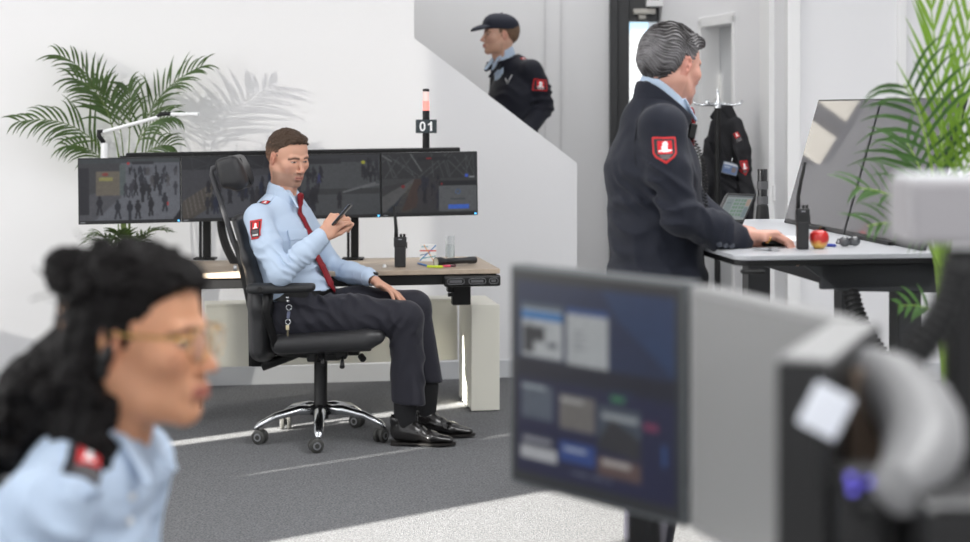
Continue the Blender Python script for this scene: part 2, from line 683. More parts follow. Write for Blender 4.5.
# far corridor wall, with the black framed glass door
b = MB()
b.box2((-4.4, 10.5, 0), (.815, 10.62, 3.4))
b.box2((.815, 10.5, 2.24), (1.2, 10.62, 3.4))
struct('wall_back', b, WALL2)
b = MB()
for px in (545, 561):
    X = P(px, 0, 10.49)[0]
    b.box2((X - .004, 10.488, 0), (X + .004, 10.502, 3.4))
struct('trim_1', b, mat('panel seam', (210, 210, 211), .6), smooth=False)

# black door
d = MB()
x0, x1, g0, g1, zt, zg = .818, 1.16, .945, 1.13, 2.24, 1.4 + 88 / 1600 * 10.5
d.box2((x0, 10.44, 0), (x0 + .05, 10.56, zt)).box2((x0 + .05, 10.46, 0), (g0, 10.53, zt)).box2((g1, 10.46, 0), (x1, 10.53, zt))
d.box2((g0, 10.46, zg), (g1, 10.53, zt)).box2((g0, 10.46, 0), (g1, 10.53, .22))
door = struct('door_1', d, mat('black door frame', (38, 39, 41), .4), bev=.004)
d = MB(); d.box2((g0, 10.49, .22), (g1, 10.498, zg)); d.build('glass_pane', GLASS, door)
d = MB(); d.box2((.965, 10.40, 1.4 + 96 / 1600 * 10.4), (1.11, 10.455, 1.4 + 101.5 / 1600 * 10.4)); d.box2((1.0, 10.42, 1.4 + 91 / 1600 * 10.4), (1.05, 10.45, 1.4 + 96 / 1600 * 10.4))
d.build('door_closer', mat('closer silver', (175, 172, 165), .4, metal=.3), door, bev=.006)
d = MB(); d.box2((1.05, 10.38, 1.4 + 103.5 / 1600 * 10.4), (1.2, 10.5, 1.4 + 110 / 1600 * 10.4)); d.build('door_head_cover', TRIMW, door, bev=.003)

# corridor side wall running towards us, with a white recessed door
S0, S1 = A(1.13, 10.5, 0), A(1.572, 8.3, 0)
SE = nrm(S1 - S0); SN = A(-SE[1], SE[0], 0)      # SN points into the wall (to the right)
if SN[0] < 0: SN = -SN
LS = np.linalg.norm(S1 - S0)
RS = np.stack([SE, SN, A(0, 0, 1)], 1)
da, db, dz = .381 * LS, .65 * LS, 1.935
def sbox(b, u0, u1, n0, n1, z0, z1):
    return b.box(S0 + SE * (u0 + u1) / 2 + SN * (n0 + n1) / 2 + A(0, 0, (z0 + z1) / 2), (u1 - u0, abs(n1 - n0), z1 - z0), RS)
b = MB()
sbox(b, -.2, da, 0, .2, 0, 3.4); sbox(b, db, LS, 0, .2, 0, 3.4); sbox(b, da, db, 0, .2, dz, 3.4)
struct('wall_side', b, WALL)
b = MB()
sbox(b, da + .005, db - .005, .11, .15, 0, dz - .005)
dr = struct('door_2', b, mat('pale grey door', (205, 207, 209), .5))
b = MB(); sbox(b, da, da + .045, -.012, .11, 0, dz); sbox(b, db - .03, db, -.012, .11, 0, dz); sbox(b, da, db, -.012, .11, dz - .04, dz + .02)
b.build('door_frame', TRIMW, dr, bev=.003)
b = MB(); sbox(b, (da + db) / 2 + .05, (da + db) / 2 + .058, .1, .112, 0, dz - .04); b.build('door_seam', mat('door seam', (150, 152, 155), .5), dr)
b = MB(); sbox(b, LS - .33, LS - .19, -.03, .01, 0, 3.4)
struct('trim_2', b, TRIMW, bev=.004)
# right wall facing us, its corner pier and seams
b = MB().box2((S1[0], 8.3, 0), (4.6, 8.45, 3.4))
struct('wall_right', b, WALL)
b = MB().box2((S1[0] - .012, 8.25, 0), (S1[0] + .055, 8.32, 3.4))
struct('trim_3', b, TRIMW, bev=.004)
X = P(901, 0, 8.3)[0]
b = MB().box2((X - .022, 8.27, 0), (X + .022, 8.31, 3.4))
struct('trim_4', b, TRIMW, bev=.004)
b = MB().box2((S1[0], 8.285, 0), (4.6, 8.3, .09))
struct('baseboard_right', b, BASEM)
b = MB().box2((4.6, -1.7, 0), (4.7, 8.4, 3.4)); struct('wall_east', b, WALL)
b = MB().box2((-4.6, -1.7, 0), (4.7, -1.6, 3.4)); struct('wall_front', b, WALL)

# window wall: unseen floor to ceiling white leaves, gaps shaped for the low sun's streaks
WX = -4.2
holes = [(.95, 2.56, .55, 2.0), (4.40, 4.60, .78, 1.9), (3.33, 3.40, 1.0, 1.5), (3.0, 3.04, .86, 1.08), (5.3, 6.75, .8, 3.3), (3.58, 3.68, .95, 1.5)]
ys = sorted({-1.7, 11.2, *[h[0] for h in holes], *[h[1] for h in holes]})
b = MB()
for ya, yb in zip(ys[:-1], ys[1:]):
    z = 0
    for h in sorted([h for h in holes if h[0] <= ya and h[1] >= yb], key=lambda q: q[2]):
        b.box2((WX - .12, ya, z), (WX, yb, h[2])); z = h[3]
    b.box2((WX - .12, ya, z), (WX, yb, 3.4))
struct('wall_left', b, WALL)
b = MB()
for h in (holes[0], holes[4]):
    b.box2((WX - .08, h[0], h[2]), (WX - .04, h[0] + .03, h[3])).box2((WX - .08, h[1] - .03, h[2]), (WX - .04, h[1], h[3]))
    b.box2((WX - .08, h[0], h[3] - .03), (WX - .04, h[1], h[3])).box2((WX - .08, h[0], h[2]), (WX - .04, h[1], h[2] + .03))
wn = struct('window_1', b, TRIMW)
# sun dimming sheet added to weaken the sun on the wall by the palm
m = bpy.data.materials.new('sun dimming sheet'); m.use_nodes = True
nt = m.node_tree; nt.nodes.clear()
o_ = nt.nodes.new('ShaderNodeOutputMaterial'); mx = nt.nodes.new('ShaderNodeMixShader'); tr = nt.nodes.new('ShaderNodeBsdfTransparent'); df = nt.nodes.new('ShaderNodeBsdfTranslucent')
df.inputs['Color'].default_value = (.06, .06, .06, 1); mx.inputs[0].default_value = .80
nt.links.new(tr.outputs[0], mx.inputs[1]); nt.links.new(df.outputs[0], mx.inputs[2]); nt.links.new(mx.outputs[0], o_.inputs[0])
h = holes[4]
b = MB().box2((WX - .035, h[0], h[2]), (WX - .03, h[1], h[3])); b.build('sun_dimmer', m, wn)

# the stair behind the parapet: a landing step for the guard and the flight beyond it
b = MB()
b.box2((-.75, 8.75, 0), (.55, 10.3, .14))
for i in range(4):
    b.box2((-.75 - .28 * (i + 1), 8.75, 0), (-.75 - .28 * i, 10.3, .14 + .17 * (i + 1)))
struct('floor_stair', b, mat('stair concrete', (170, 170, 170), .7))

# glowing panes added for the leaning displays to mirror, out of sight behind the parapet wall
b = MB()
b.box2((-2.6, 10.488, 2.12), (-.80, 10.498, 2.36)).box2((-2.6, 10.488, 2.50), (-.80, 10.498, 2.80))
panes = struct('added_glow_panes', b, mat('bright glowing pane', (250, 250, 250), .3, emit=(255, 246, 228), estr=2.4))
b = MB()
for z in (2.10, 2.43, 2.82): b.box2((-2.64, 10.47, z - .03), (-.76, 10.5, z + .03))
for x in (-2.62, -.78): b.box2((x - .02, 10.47, 2.1), (x + .02, 10.5, 2.82))
b.build('glow_pane_frame', TRIMW, panes)

# light switch on the corridor corner
q = S0 + SE * (.9 * LS)
b = MB(); sbox(b, .885 * LS, .885 * LS + .085, -.012, 0, 1.4 - 91 / 1600 * 8.5, 1.4 - 75 / 1600 * 8.5)
sw = thing('light_switch', S0 + SE * .9 * LS + A(0, 0, .9), 'small white wall switch plate beside the white corner trim', 'switch')
b.build('switch_plate', TRIMW, sw, bev=.003)
b = MB(); sbox(b, .885 * LS + .02, .885 * LS + .065, -.017, -.01, 1.4 - 88 / 1600 * 8.5, 1.4 - 78 / 1600 * 8.5)
b.build('rocker', WALL, sw, bev=.002)

# ------------------------------------------------------------------ camera
cd = bpy.data.cameras.new('camera')
cd.sensor_width = 36
cd.lens = FPX / 970 * 36
cd.shift_y = (HY - 271) / 970
cd.clip_end = 100
cd.dof.use_dof = True
cd.dof.focus_distance = 5.9
cd.dof.aperture_fstop = 2.5
cam = bpy.data.objects.new('camera', cd)
cam.location = (0, 0, CAMZ)
cam.rotation_euler = (math.pi / 2, 0, 0)
link(cam)
SC.camera = cam

# ------------------------------------------------------------------ light
w = bpy.data.worlds.new('sky'); SC.world = w; w.use_nodes = True
nt = w.node_tree
bg = nt.nodes['Background']
tc = nt.nodes.new('ShaderNodeTexCoord'); sp = nt.nodes.new('ShaderNodeSeparateXYZ'); rp = nt.nodes.new('ShaderNodeValToRGB')
nt.links.new(tc.outputs['Generated'], sp.inputs[0]); nt.links.new(sp.outputs['Z'], rp.inputs['Fac']); nt.links.new(rp.outputs['Color'], bg.inputs['Color'])
e = rp.color_ramp.elements
e[0].position = .0475; e[0].color = (1, 1, 1, 1)
e[1].position = .0500; e[1].color = (.50, .76, .95, 1)
bg.inputs['Strength'].default_value = 1.6

def lamp(name, kind, loc, rotd, energy, size=None, col=(1, 1, 1), angle=None):
    l = bpy.data.lights.new(name, kind)
    l.energy = energy; l.color = col
    if kind == 'AREA':
        l.shape = 'RECTANGLE'; l.size, l.size_y = size
    if angle: l.angle = angle
    o = bpy.data.objects.new(name, l); o.location = loc; o.rotation_euler = rotd
    link(o); return o
R90 = math.pi / 2
# fill lamps added under the ceiling, stronger on one side
for i, (x, y) in enumerate(((-2.2, 1.8), (1.6, 1.8), (-2.2, 5.2), (1.6, 5.2))):
    lamp('ceiling_fill', 'AREA', (x, y, 3.36), (0, 0, 0), 22 if x < 0 else 80, (1.8, 1.8))
lamp('corridor_fill', 'AREA', (.0, 9.6, 3.36), (0, 0, 0), 22, (1.6, .6))  # fill lamp added to brighten the corridor walls
# area lamp for the window wall's daylight, and a fill lamp added behind the camera
lamp('window_daylight', 'AREA', (WX + .03, 3.4, 1.75), (0, -R90, 0), 96, (2.2, 6.5), (1., .985, .96))
lamp('front_fill', 'AREA', (0, -1.55, 1.7), (R90, 0, 0), 48, (6.5, 2.2), (.97, .985, 1.))
# low sun
sd = nrm(A(.8, .6, -.231))
sun = lamp('sun', 'SUN', (-6, 0, 4), (0, 0, 0), 46, col=(1, .96, .88), angle=math.radians(.55))
sun.rotation_euler = Vector(sd).to_track_quat('-Z', 'Y').to_euler()

SC.view_settings.view_transform = 'Standard'
SC.view_settings.look = 'None'
SC.view_settings.gamma = 1
SC.view_settings.use_curve_mapping = False
SC.view_settings.exposure = 0.0
SC.cycles.max_bounces = 8
SC.cycles.diffuse_bounces = 5
SC.cycles.use_denoising = True
# ================================================================== the desk by the long wall
SCREENG = mat('dark screen glass', attr=True, rough=.3, spec=.3, screen=.75)
YD = 7.05
corner = A(.066, YD, .695)                       # front right corner of the desk top
RD = np.stack([ES, NS, A(0, 0, 1)], 1)
def D(u, n, z):                                   # u along the desk from its right front corner (negative = to the left), n towards the wall
    return A(corner[0], corner[1], 0) + ES * u + NS * n + A(0, 0, z)
desk = thing('desk', D(-.7, .3, 0), 'long sit-stand desk with wooden top and white pedestal along the white wall', 'desk')
OAK = mat('washed oak top', (176, 160, 142), .5, var=.12, vscale=9, bstretch=(1, 14, 1))
MB().box(D(-.73, .30, .690), (1.46, .60, .022), RD).build('tabletop', OAK, desk, bev=.003)
MB().box(D(-.73, .30, .655), (1.44, .56, .045), RD).build('frame', BLACKM, desk, bev=.004)
cp = MB().box(D(-.125, -.005, .650), (.25, .03, .048), RD).build('control_panel', BLACKP, desk, bev=.008)
for u, wd in ((-.20, .075), (-.105, .075), (-.032, .04)):
    q = MB()
    c = D(u, -.024, .650)
    pts = []
    for a in np.linspace(0, 2 * math.pi, 33):
        x = math.cos(a); pts.append(c + ES * (np.sign(x) * (wd / 2 - .012) + .012 * x) + A(0, 0, .012 * math.sin(a)))
    q.tube(pts, .002, 6); q.box(c + NS * .006, (wd - .02, .006, .012), RD)
    q.build('control_button', mat('worn grey plastic', (95, 95, 98), .4), cp)
def leg(u, n, z0):
    b = MB()
    b.box(D(u, n, (z0 + .64) / 2), (.085, .055, .64 - z0), RD)
    b.box(D(u - .05, n, (z0 + .64) / 2 + .03), (.03, .05, .58 - z0), RD)
    o = b.build('leg_column', BLACKM, desk, bev=.004)
    for k in range(2):
        MB().box(D(u - .05, n - .03, z0 + .05 + k * .05), (.03, .012, .018), RD).build('column_latch', RUBBER, o)
leg(-.115, .38, .5)
leg(-1.34, .42, .05)
pd = MB()
pc = P(471, 410, 7.42); pc[2] = 0
pl_ = lambda u, n, z: pc + ES * u + NS * n + A(0, 0, z)
pd.box(pl_(.068, .19, .25), (.130, .38, .49), RD); pd.box(pl_(.068, .004, .25), (.134, .012, .492), RD)
pedo = pd.build('pedestal', PALE, desk, bev=.003)
for dx in (.02, .115):
    for dy in (.03, .34): MB().cyl(pl_(dx, dy, 0), pl_(dx, dy, .008), .012).build('foot', BLACKP, pedo)
b = MB()
a0, a1 = P(205, 300, 7.62), P(457, 300, 7.86)
dv = nrm(a1 - a0); dv[2] = 0
R2 = basis(dv)
mid = (a0 + a1) / 2
b.box(A(mid[0], mid[1], .325), (np.linalg.norm(a1 - a0), .03, .30), R2)
b.box(A(mid[0], mid[1], .470) + R2[:, 1] * .05, (np.linalg.norm(a1 - a0), .14, .014), R2)
b.build('modesty_panel', PALE, desk, bev=.003)

# ------------------------------------------------------------------ the screen row
MR = A(-.0326, 7.45, 1.4 - 105 * 7.45 / 1600)      # bottom right corner of the row
roll = math.radians(.75)
EM = ES * math.cos(roll) + A(0, 0, math.sin(roll)); UM = nrm(np.cross(EM, -NS)) * -1
UM = nrm(A(0, 0, 1) - EM * EM[2]); NM = np.cross(UM, EM)   # NM points to the wall or to us
if NM[1] > 0: NM = -NM                              # towards the room
MW, MH = .4525, .297
rnd = random.Random(4)
def cctv(kind):
    im = Img(132, 84, (62, 64, 68))
    dark, mid, lite = (22, 22, 26), (58, 60, 66), (104, 106, 112)
    if kind == 0:
        im.rect(0, 0, 1, 1, (78, 80, 86))
        im.poly([(.25, .3), (1, .25), (1, 1), (.1, 1)], (84, 86, 92))
        im.rect(0, 0, .42, .62, (50, 50, 52)); im.poly([(0, .62), (.42, .45), (.42, .62), (.15, 1), (0, 1)], (66, 66, 70))
        im.rect(.0, .14, .1, .9, (30, 30, 34)); im.rect(.17, .2, .4, .6, (88, 82, 72)); im.rect(.2, .3, .33, .36, (120, 116, 70)); im.ell(.26, .25, .03, .03, (110, 50, 46))
        im.rect(.40, .1, .46, .6, (70, 78, 78)); im.rect(0, 0, 1, .07, (50, 54, 56)); im.rect(.52, .05, .74, .1, (30, 31, 34)); im.rect(.48, .06, .5, .09, (150, 30, 34))
        for k in range(38):
            t = rnd.random() ** 1.6
            y = .22 + .45 * t
            im.person(rnd.uniform(.5, .98) - .2 * t * (rnd.random() < .3), y, .11 + .13 * t, rnd.choice([dark, (30, 32, 38), (44, 44, 50), (60, 58, 60)]), rnd)
        for x, y in ((.2, .9), (.38, .97), (.5, .98), (.58, .97), (.71, .93), (.85, .86), (.63, .7), (.77, .52)):
            im.person(x, y, .30, rnd.choice([dark, (28, 30, 36), (24, 24, 30)]), rnd)
        im.rect(.87, .72, .89, .77, (140, 40, 44))
        im.poly([(.93, 1), (1, .84), (1, 1)], dark)
    elif kind == 1:
        im.rect(0, 0, 1, 1, (58, 58, 62)); im.poly([(0, .75), (.35, .35), (1, .3), (1, 1), (0, 1)], (70, 71, 76)); im.rect(0, 0, 1, .2, (34, 35, 38))
        for k in range(9): im.line(rnd.random(), 0, rnd.random(), .25, .012, (52, 53, 56))
        im.poly([(0, .72), (.3, .42), (.3, .8), (.1, 1), (0, 1)], (70, 64, 58))
        for k in range(7): im.line(.03 + k * .04, .7 - k * .04, .06 + k * .04, .98 - k * .05, .02, (92, 88, 82))
        for k in range(46):
            t = rnd.random()
            im.person(rnd.uniform(.25, 1), .34 + .6 * t, .13 + .15 * t, rnd.choice([dark, (32, 33, 38), (48, 46, 48), (28, 34, 52)]), rnd)
    elif kind == 2:
        im.rect(0, 0, 1, 1, (64, 66, 68)); im.rect(0, 0, 1, .12, (46, 47, 50)); im.rect(.22, .06, .6, .14, (34, 35, 37)); im.rect(.19, .1, .22, .13, (120, 30, 34))
        im.rect(.30, .56, 1, .66, (46, 48, 48)); im.line(.62, .62, .95, .48, .03, (96, 98, 100)); im.line(.8, .55, 1, .5, .03, (90, 92, 94))
        for k in range(44):
            t = rnd.random()
            im.person(rnd.uniform(0, .32) + .1 * (1 - t), .3 + .68 * t, .14 + .14 * t, rnd.choice([dark, (30, 30, 36), (40, 40, 46)]), rnd)
        for k in range(16): im.person(rnd.uniform(.82, 1), rnd.uniform(.22, .46), .17, rnd.choice([dark, (34, 35, 40)]), rnd)
        im.person(.58, .88, .27, (24, 24, 28), rnd); im.person(.37, .46, .16, (40, 44, 84), rnd); im.person(.28, .4, .12, dark, rnd)
        im.ell(.83, .13, .02, .03, (150, 150, 40))
    else:
        im.rect(0, 0, 1, 1, (56, 57, 58)); im.rect(0, 0, 1, .42, (42, 43, 44))
        for k in range(22):
            x = rnd.random(); im.line(x, rnd.uniform(0, .1), x + rnd.uniform(-.35, .35), .4, .012, (70, 72, 73))
        im.line(.3, 0, .42, .3, .02, (96, 98, 98)); im.line(0, .02, .1, .12, .02, (96, 98, 98)); im.rect(.38, .06, .7, .12, (32, 33, 34)); im.rect(.47, .07, .52, .1, (120, 26, 30))
        im.poly([(0, .55), (.45, .42), (.62, .42), (.62, 1), (0, 1)], (48, 48, 49))
        im.poly([(0, .72), (.34, .42), (.36, .46), (.04, .98), (0, .98)], (78, 78, 78)); im.poly([(.05, .95), (.36, .5), (.38, .56), (.16, 1)], (34, 40, 48))
        for k in range(8): im.line(.3 + k * .012, .52, .12 + k * .025, .98, .012, (74, 70, 62))
        im.poly([(.34, .43), (.42, .43), (.36, .9), (.2, .98)], (60, 46, 40)); im.ell(.22, .55, .02, .03, (110, 30, 34))
        for k in range(34):
            t = rnd.random(); im.person(rnd.uniform(.4, .62), .5 + .45 * t, .14 + .2 * t, rnd.choice([dark, (32, 34, 44), (50, 48, 50)]), rnd)
        im.rect(.60, .47, 1, .55, (28, 29, 31)); im.rect(.60, .55, 1, .98, (84, 86, 88)); im.ell(.80, .65, .03, .04, (66, 90, 128)); im.ell(.80, .65, .02, .027, (84, 86, 88))
        im.rect(.72, .765, .88, .785, (60, 62, 66)); im.rect(.64, .82, .98, .826, (70, 72, 76)); im.rect(.70, .865, .92, .945, (58, 96, 186))
        im.rect(.88, .36, .91, .41, (60, 90, 190)); im.rect(.92, .39, .98, .42, (130, 132, 134)); im.rect(.62, .5, .64, .53, (130, 30, 34))
    return im
NAMES = ['flat black security monitor at the palm end of the row, showing a bright shopping hall',
         'flat black security monitor partly hidden by the chair headrest, second from the palm',
         'flat black security monitor just beside the seated guard, its crowd picture behind his phone',
         'flat black security monitor below the red light beacon, showing a station roof and blue button']
MONG = mat('monitor black', (28, 29, 31), .35)
for k in range(4):
    br = MR - EM * (MW * (3 - k))
    bl = br - EM * (MW - .0008)
    c0 = bl + EM * MW / 2
    mo = thing('security_monitor', c0 + A(0, .02, 0), NAMES[k], 'monitor', 'row of four security monitors')
    Rm = np.stack([EM, -NM, UM], 1)
    MB().box(c0 + UM * MH / 2 - NM * .012, (MW - .0008, .022, MH), Rm).build('housing', MONG, mo, bev=.003)
    im = cctv(k).grain(.05, k + 3, 1)
    if k == 0: im.a *= 1.35
    lo, hi, sx = .016, MH - .006, .005
    picture('screen', bl + EM * sx + UM * hi + NM * .0006, br - EM * sx + UM * hi + NM * .0006, bl + EM * sx + UM * lo + NM * .0006, im, SCREENG, mo)
    MB().box(br - EM * .012 + UM * .008 + NM * .001, (.008, .003, .007), Rm).build('power_light', mat('blue led', (90, 190, 255), .4, emit=(90, 190, 255), estr=1.6), mo)
    MB().box(bl + EM * .02 + UM * .008 + NM * .0005, (.02, .002, .005), Rm).build('maker_mark', mat('grey mark', (120, 122, 126), .5), mo)
# mounting rail behind the row, its top shows above the screens
rl = thing('mounting_rail', MR - EM * .9 + A(0, .05, 0), 'long black mounting rail running along the top back of the security monitors', 'rail')
b = MB()
ra, rb = -1.60, -.075
b.box(MR + EM * (ra + rb) / 2 + UM * (MH + .004) - NM * .05, (rb - ra, .045, .03), Rm)
b.build('rail', BLACKM, rl, bev=.006)
for u in (-1.58, -1.13, -.68, -.23):
    MB().box(MR + EM * u + UM * (MH * .55) - NM * .038, (.09, .028, .28), Rm).build('mounting_plate', BLACKM, rl)
# desk poles that carry the row
for px, lab in ((203, 'black steel pole holding the monitors, behind the office chair back'), (352, 'black steel pole holding the monitors, behind the raised phone')):
    c = P(px, 250, 7.42)
    tp = thing('monitor_pole', A(c[0], c[1], .70), lab, 'pole', 'poles of the monitor row')
    MB().box(A(c[0] + .008, c[1] + .06, .70 + .2), (.036, .03, .40)).build('post', BLACKM, tp, bev=.004)
    MB().box(A(c[0] - .022, c[1] + .06, .70 + .2), (.012, .02, .40)).build('cable_channel', BLACKP, tp, bev=.002)
    MB().box(A(c[0], c[1] + .06, .7055), (.10, .08, .010)).build('base_plate', BLACKM, tp, bev=.002)

# ------------------------------------------------------------------ signal beacon with the desk number
bc = P(426, 150, 7.46)
s_ = 7.46 / 1600
zz = lambda py: 1.4 - (py - HY) * s_
be = thing('signal_beacon', A(bc[0], bc[1], zz(152)), 'slim black beacon pole with clear and red lamp and a desk number sign', 'beacon')
MB().cyl(A(bc[0], bc[1], zz(152)), A(bc[0], bc[1], zz(118)), .0165).build('pole', BLACKM, be, smooth='auto')
MB().lathe([(.0001, zz(119)), (.016, zz(119)), (.0165, zz(111)), (.014, zz(110.5))], A(bc[0], bc[1], 0)).build('lamp_base', BLACKP, be, smooth='auto')
MB().lathe([(.0150, zz(110.5)), (.0150, zz(101)), (.0001, zz(101))], A(bc[0], bc[1], 0)).build('red_lens', mat('glowing red lens', (240, 160, 150), .2, emit=(255, 120, 110), estr=.7), be, smooth='auto')
MB().lathe([(.0150, zz(101)), (.0150, zz(91.5)), (.0001, zz(91.5))], A(bc[0], bc[1], 0)).build('clear_lens', mat('pink clear lens', (238, 214, 208), .15, coat=.4, emit=(255, 200, 195), estr=.25), be, smooth='auto')
MB().lathe([(.0152, zz(91.5)), (.0152, zz(89)), (.0001, zz(88.5))], A(bc[0], bc[1], 0)).build('cap', BLACKP, be, smooth='auto')
sg = MB().box(A(bc[0] + .002, bc[1] - .022, zz(126.3)), (21 * s_, .012, 13.5 * s_)).build('number_sign', mat('sign dark grey', (46, 56, 60), .5), be, bev=.002)
dg = MB(); k_ = s_
o0 = A(bc[0] - 3.2 * k_, bc[1] - .0292, zz(126.3)); o1 = A(bc[0] + 4.6 * k_, bc[1] - .0292, zz(126.3))
pts = [o0 + A(math.copysign(abs(math.cos(a)) ** .8, math.cos(a)) * 2.1 * k_, 0, math.copysign(abs(math.sin(a)) ** .8, math.sin(a)) * 3.9 * k_) for a in np.linspace(0, 2 * math.pi, 33)]
dg.tube(pts, .95 * k_, 6, flat=1)
dg.build('digit', DIG := mat('sign white', (240, 240, 240), .5, emit=(255, 255, 255), estr=.12), sg)
MB().prism([(-.3, -4.6), (1.7, -4.6), (1.7, 4.7), (.2, 4.7), (-.4, 3.4), (-2.4, 2.4), (-2.4, .9), (-.3, 1.8)], o1, A(k_, 0, 0), A(0, 0, k_), .002).build('digit', DIG, sg)

# ------------------------------------------------------------------ white desk lamp
LW = mat('white enamel', (245, 245, 246), .3)
lb = P(104, 155, 7.15)
la = thing('desk_lamp', A(lb[0], lb[1], lb[2] - .02), 'slender white jointed desk lamp clamped above the monitors by the palm', 'lamp')
q = lambda px, py, Y=7.15: P(px, py, Y)
MB().cyl(q(104.5, 158), q(104.5, 143), .016).build('stem', LW, la, smooth='auto')
MB().tube([q(104, 143), q(99, 136), q(99, 131.5), q(103, 131)], [.010, .011, .011, .008], 10).build('elbow_joint', BLACKP, la, smooth=True)
MB().tube([q(103, 132), q(158, 117.2)], .0085, 8).build('arm', LW, la, smooth='auto')
MB().tube([q(157, 116.5), q(161, 114), q(171, 113.7)], [.007, .010, .009], 10).build('head_joint', BLACKP, la, smooth=True)
MB().box(q(185, 114.2), (28 * 7.15 / 1600, .04, .016)).build('lamp_head', LW, la, bev=.005)

# ------------------------------------------------------------------ things on the desk
def radio(px, ybot, Y, w, h, ant, lab, tilt=0., zb=None, antdx=0.):
    """two way radio: body, antenna, knobs, clip"""
    s = Y / 1600
    c = P(px, ybot, Y)
    if zb is not None: c[2] = zb
    W, H, Dp = w * s, h * s, w * s * .62
    t = thing('two_way_radio', c, lab, 'radio')
    b = MB(); b.box(c + A(0, 0, H * .34), (W * .88, Dp, H * .68)); b.box(c + A(0, 0, H * .83), (W, Dp * 1.02, H * .34))
    b.build('body', mat('radio black', (38, 38, 40), .5), t, bev=.004)
    ax = -W * .32
    tp = c + A(ax + antdx * s, .0, H + ant * s)
    MB().tube([c + A(ax, 0, H), c + A(ax, 0, H + ant * s * .25), (c + A(ax, 0, H) + tp) / 2 + A(antdx * s * -.12, 0, .01), tp], [W * .17, W * .15, W * .13, W * .12], 10).build('antenna', RUBBER, t, smooth=True)
    for dx in (W * .06, W * .32):
        MB().cyl(c + A(dx, 0, H), c + A(dx, 0, H + W * .24), W * .10, 12).build('control_knob', BLACKP, t, smooth='auto')
    b = MB()
    for k in range(5): b.box(c + A(0, -Dp * .5 - .0006, H * (.70 + .04 * k)), (W * .6, .0014, H * .012))
    b.build('speaker_grille', RUBBER, t)
    MB().box(c + A(W * .52, 0, H * .72), (W * .08, Dp * .5, H * .2)).build('talk_button', BLACKP, t, bev=.001)
    MB().box(c + A(0, -Dp * .52, H * .93), (W * .3, .001, W * .08)).build('maker_plate', mat('pale print', (150, 150, 155), .5), t)
    return t
TZ = .7015
radio(400.2, 268, 7.12, 12.6, 30, 31, 'small black two-way radio standing on the wooden desk beside the seated guard', zb=TZ, antdx=-2.2)
# card folder printed with a line map
c = P(428, 265, 7.38); c[2] = TZ
s7 = 7.38 / 1600
cb = thing('card_box', c, 'small white card box printed with coloured crossing lines on the wooden desk', 'box')
MB().box(c + A(0, .022, 8.3 * s7), (16.5 * s7, .04, 16.6 * s7)).build('carton', mat('white card', (238, 238, 236), .6), cb)
im = Img(40, 40, (236, 236, 236))
im.rect(.1, .08, .5, .16, (150, 190, 200)).line(.0, .98, 1., .02, .07, (60, 130, 190)).line(0, .36, 1, .36, .06, (210, 70, 60)).line(.25, 0, .85, 1, .06, (225, 160, 90)).line(.0, .65, .6, .5, .05, (90, 110, 150)).line(.1, .85, .95, .7, .05, (60, 150, 160))
picture('printed_map', c + A(-8.2 * s7, .0013, 16.5 * s7), c + A(8.2 * s7, .0013, 16.5 * s7), c + A(-8.2 * s7, .0013, 0.002), im, PICT, cb, lift=0)
# glass of water
c = P(450, 263, 7.50); c[2] = TZ
gl = thing('water_glass', c, 'clear straight glass half filled with water behind the black torch', 'glass')
r, h = .0215, 23 * 7.5 / 1600
MB().lathe([(.0001, .001), (r, .001), (r, h), (r - .0022, h), (r - .0022, .008), (.0001, .008)], c).build('tumbler', GLASS, gl, smooth='auto')
MB().lathe([(.0001, .0085), (r - .0026, .0085), (r - .0026, h * .62), (.0001, h * .62)], c).build('water', mat('water', (245, 250, 250), .0, trans=1.), gl, smooth='auto')
# torch
def T(px): return P(px, 266, 7.17)
t0, t1 = P(436, 261, 7.11), P(475.5, 261.2, 7.24); t0[2] = TZ + .0225; t1[2] = TZ + .0205
tc_ = thing('torch', (t0 + t1) / 2 - A(0, 0, .022), 'black metal torch with a wide lens lying on the wooden desk', 'flashlight')
ax = nrm(t1 - t0); L = np.linalg.norm(t1 - t0)
MB().lathe([(.0185, 0), (.0215, 0), (.0215, .028), (.0155, .045), (.0140, .05), (.0140, L - .045), (.0165, L - .04), (.0165, L - .004), (.014, L), (.0001, L)], t0, ax).build('barrel', mat('anodised black', (30, 31, 33), .35, spec=.6, bump=.2, bscale=700), tc_, smooth='auto')
MB().lathe([(.0001, .006), (.008, .004), (.0185, .0005)], t0, ax).build('lens', mat('torch lens', (232, 230, 212), .12, metal=.1, coat=1.), tc_, smooth='auto')
b = MB()
for k in range(6): b.torus(t0 + ax * (.056 + k * .011), ax, .0141, .0009, 20, 6)
b.build('grip_ring', RUBBER, tc_)
# marker pens lying before the torch, a blue pen by the card
def pen(name, a, b_, r, col, lab, capc=None):
    a, b_ = np.asarray(a), np.asarray(b_)
    t = thing(name, (a + b_) / 2 - A(0, 0, r), lab, 'pen')
    d = nrm(b_ - a); L = np.linalg.norm(b_ - a)
    MB().lathe([(.0001, 0), (r, .001), (r, L * .62), (.0001, L * .62)], a, d, 12).build('barrel', mat('pen ' + str(col), col, .4), t, smooth='auto')
    MB().lathe([(r * 1.08, L * .6), (r * 1.08, L * .96), (r * .6, L), (.0001, L)], a, d, 12).build('cap', mat('pen ' + str(capc or col), capc or col, .4), t, smooth='auto')
def dk(px, Y, r): p = P(px, 266, Y); p[2] = TZ + r; return p
pen('marker_pen', dk(427, 7.09, .0055), dk(443, 7.07, .0055), .0055, (205, 225, 60), 'lime yellow marker pen lying in front of the black torch')
pen('marker_pen', dk(441.5, 7.10, .005), dk(456, 7.13, .005), .005, (225, 80, 110), 'pink marker pen lying in front of the black torch', (90, 60, 66))
pen('ballpoint_pen', dk(418, 7.25, .004), dk(427, 7.14, .004), .004, (70, 130, 200), 'blue pen lying before the white printed card box')
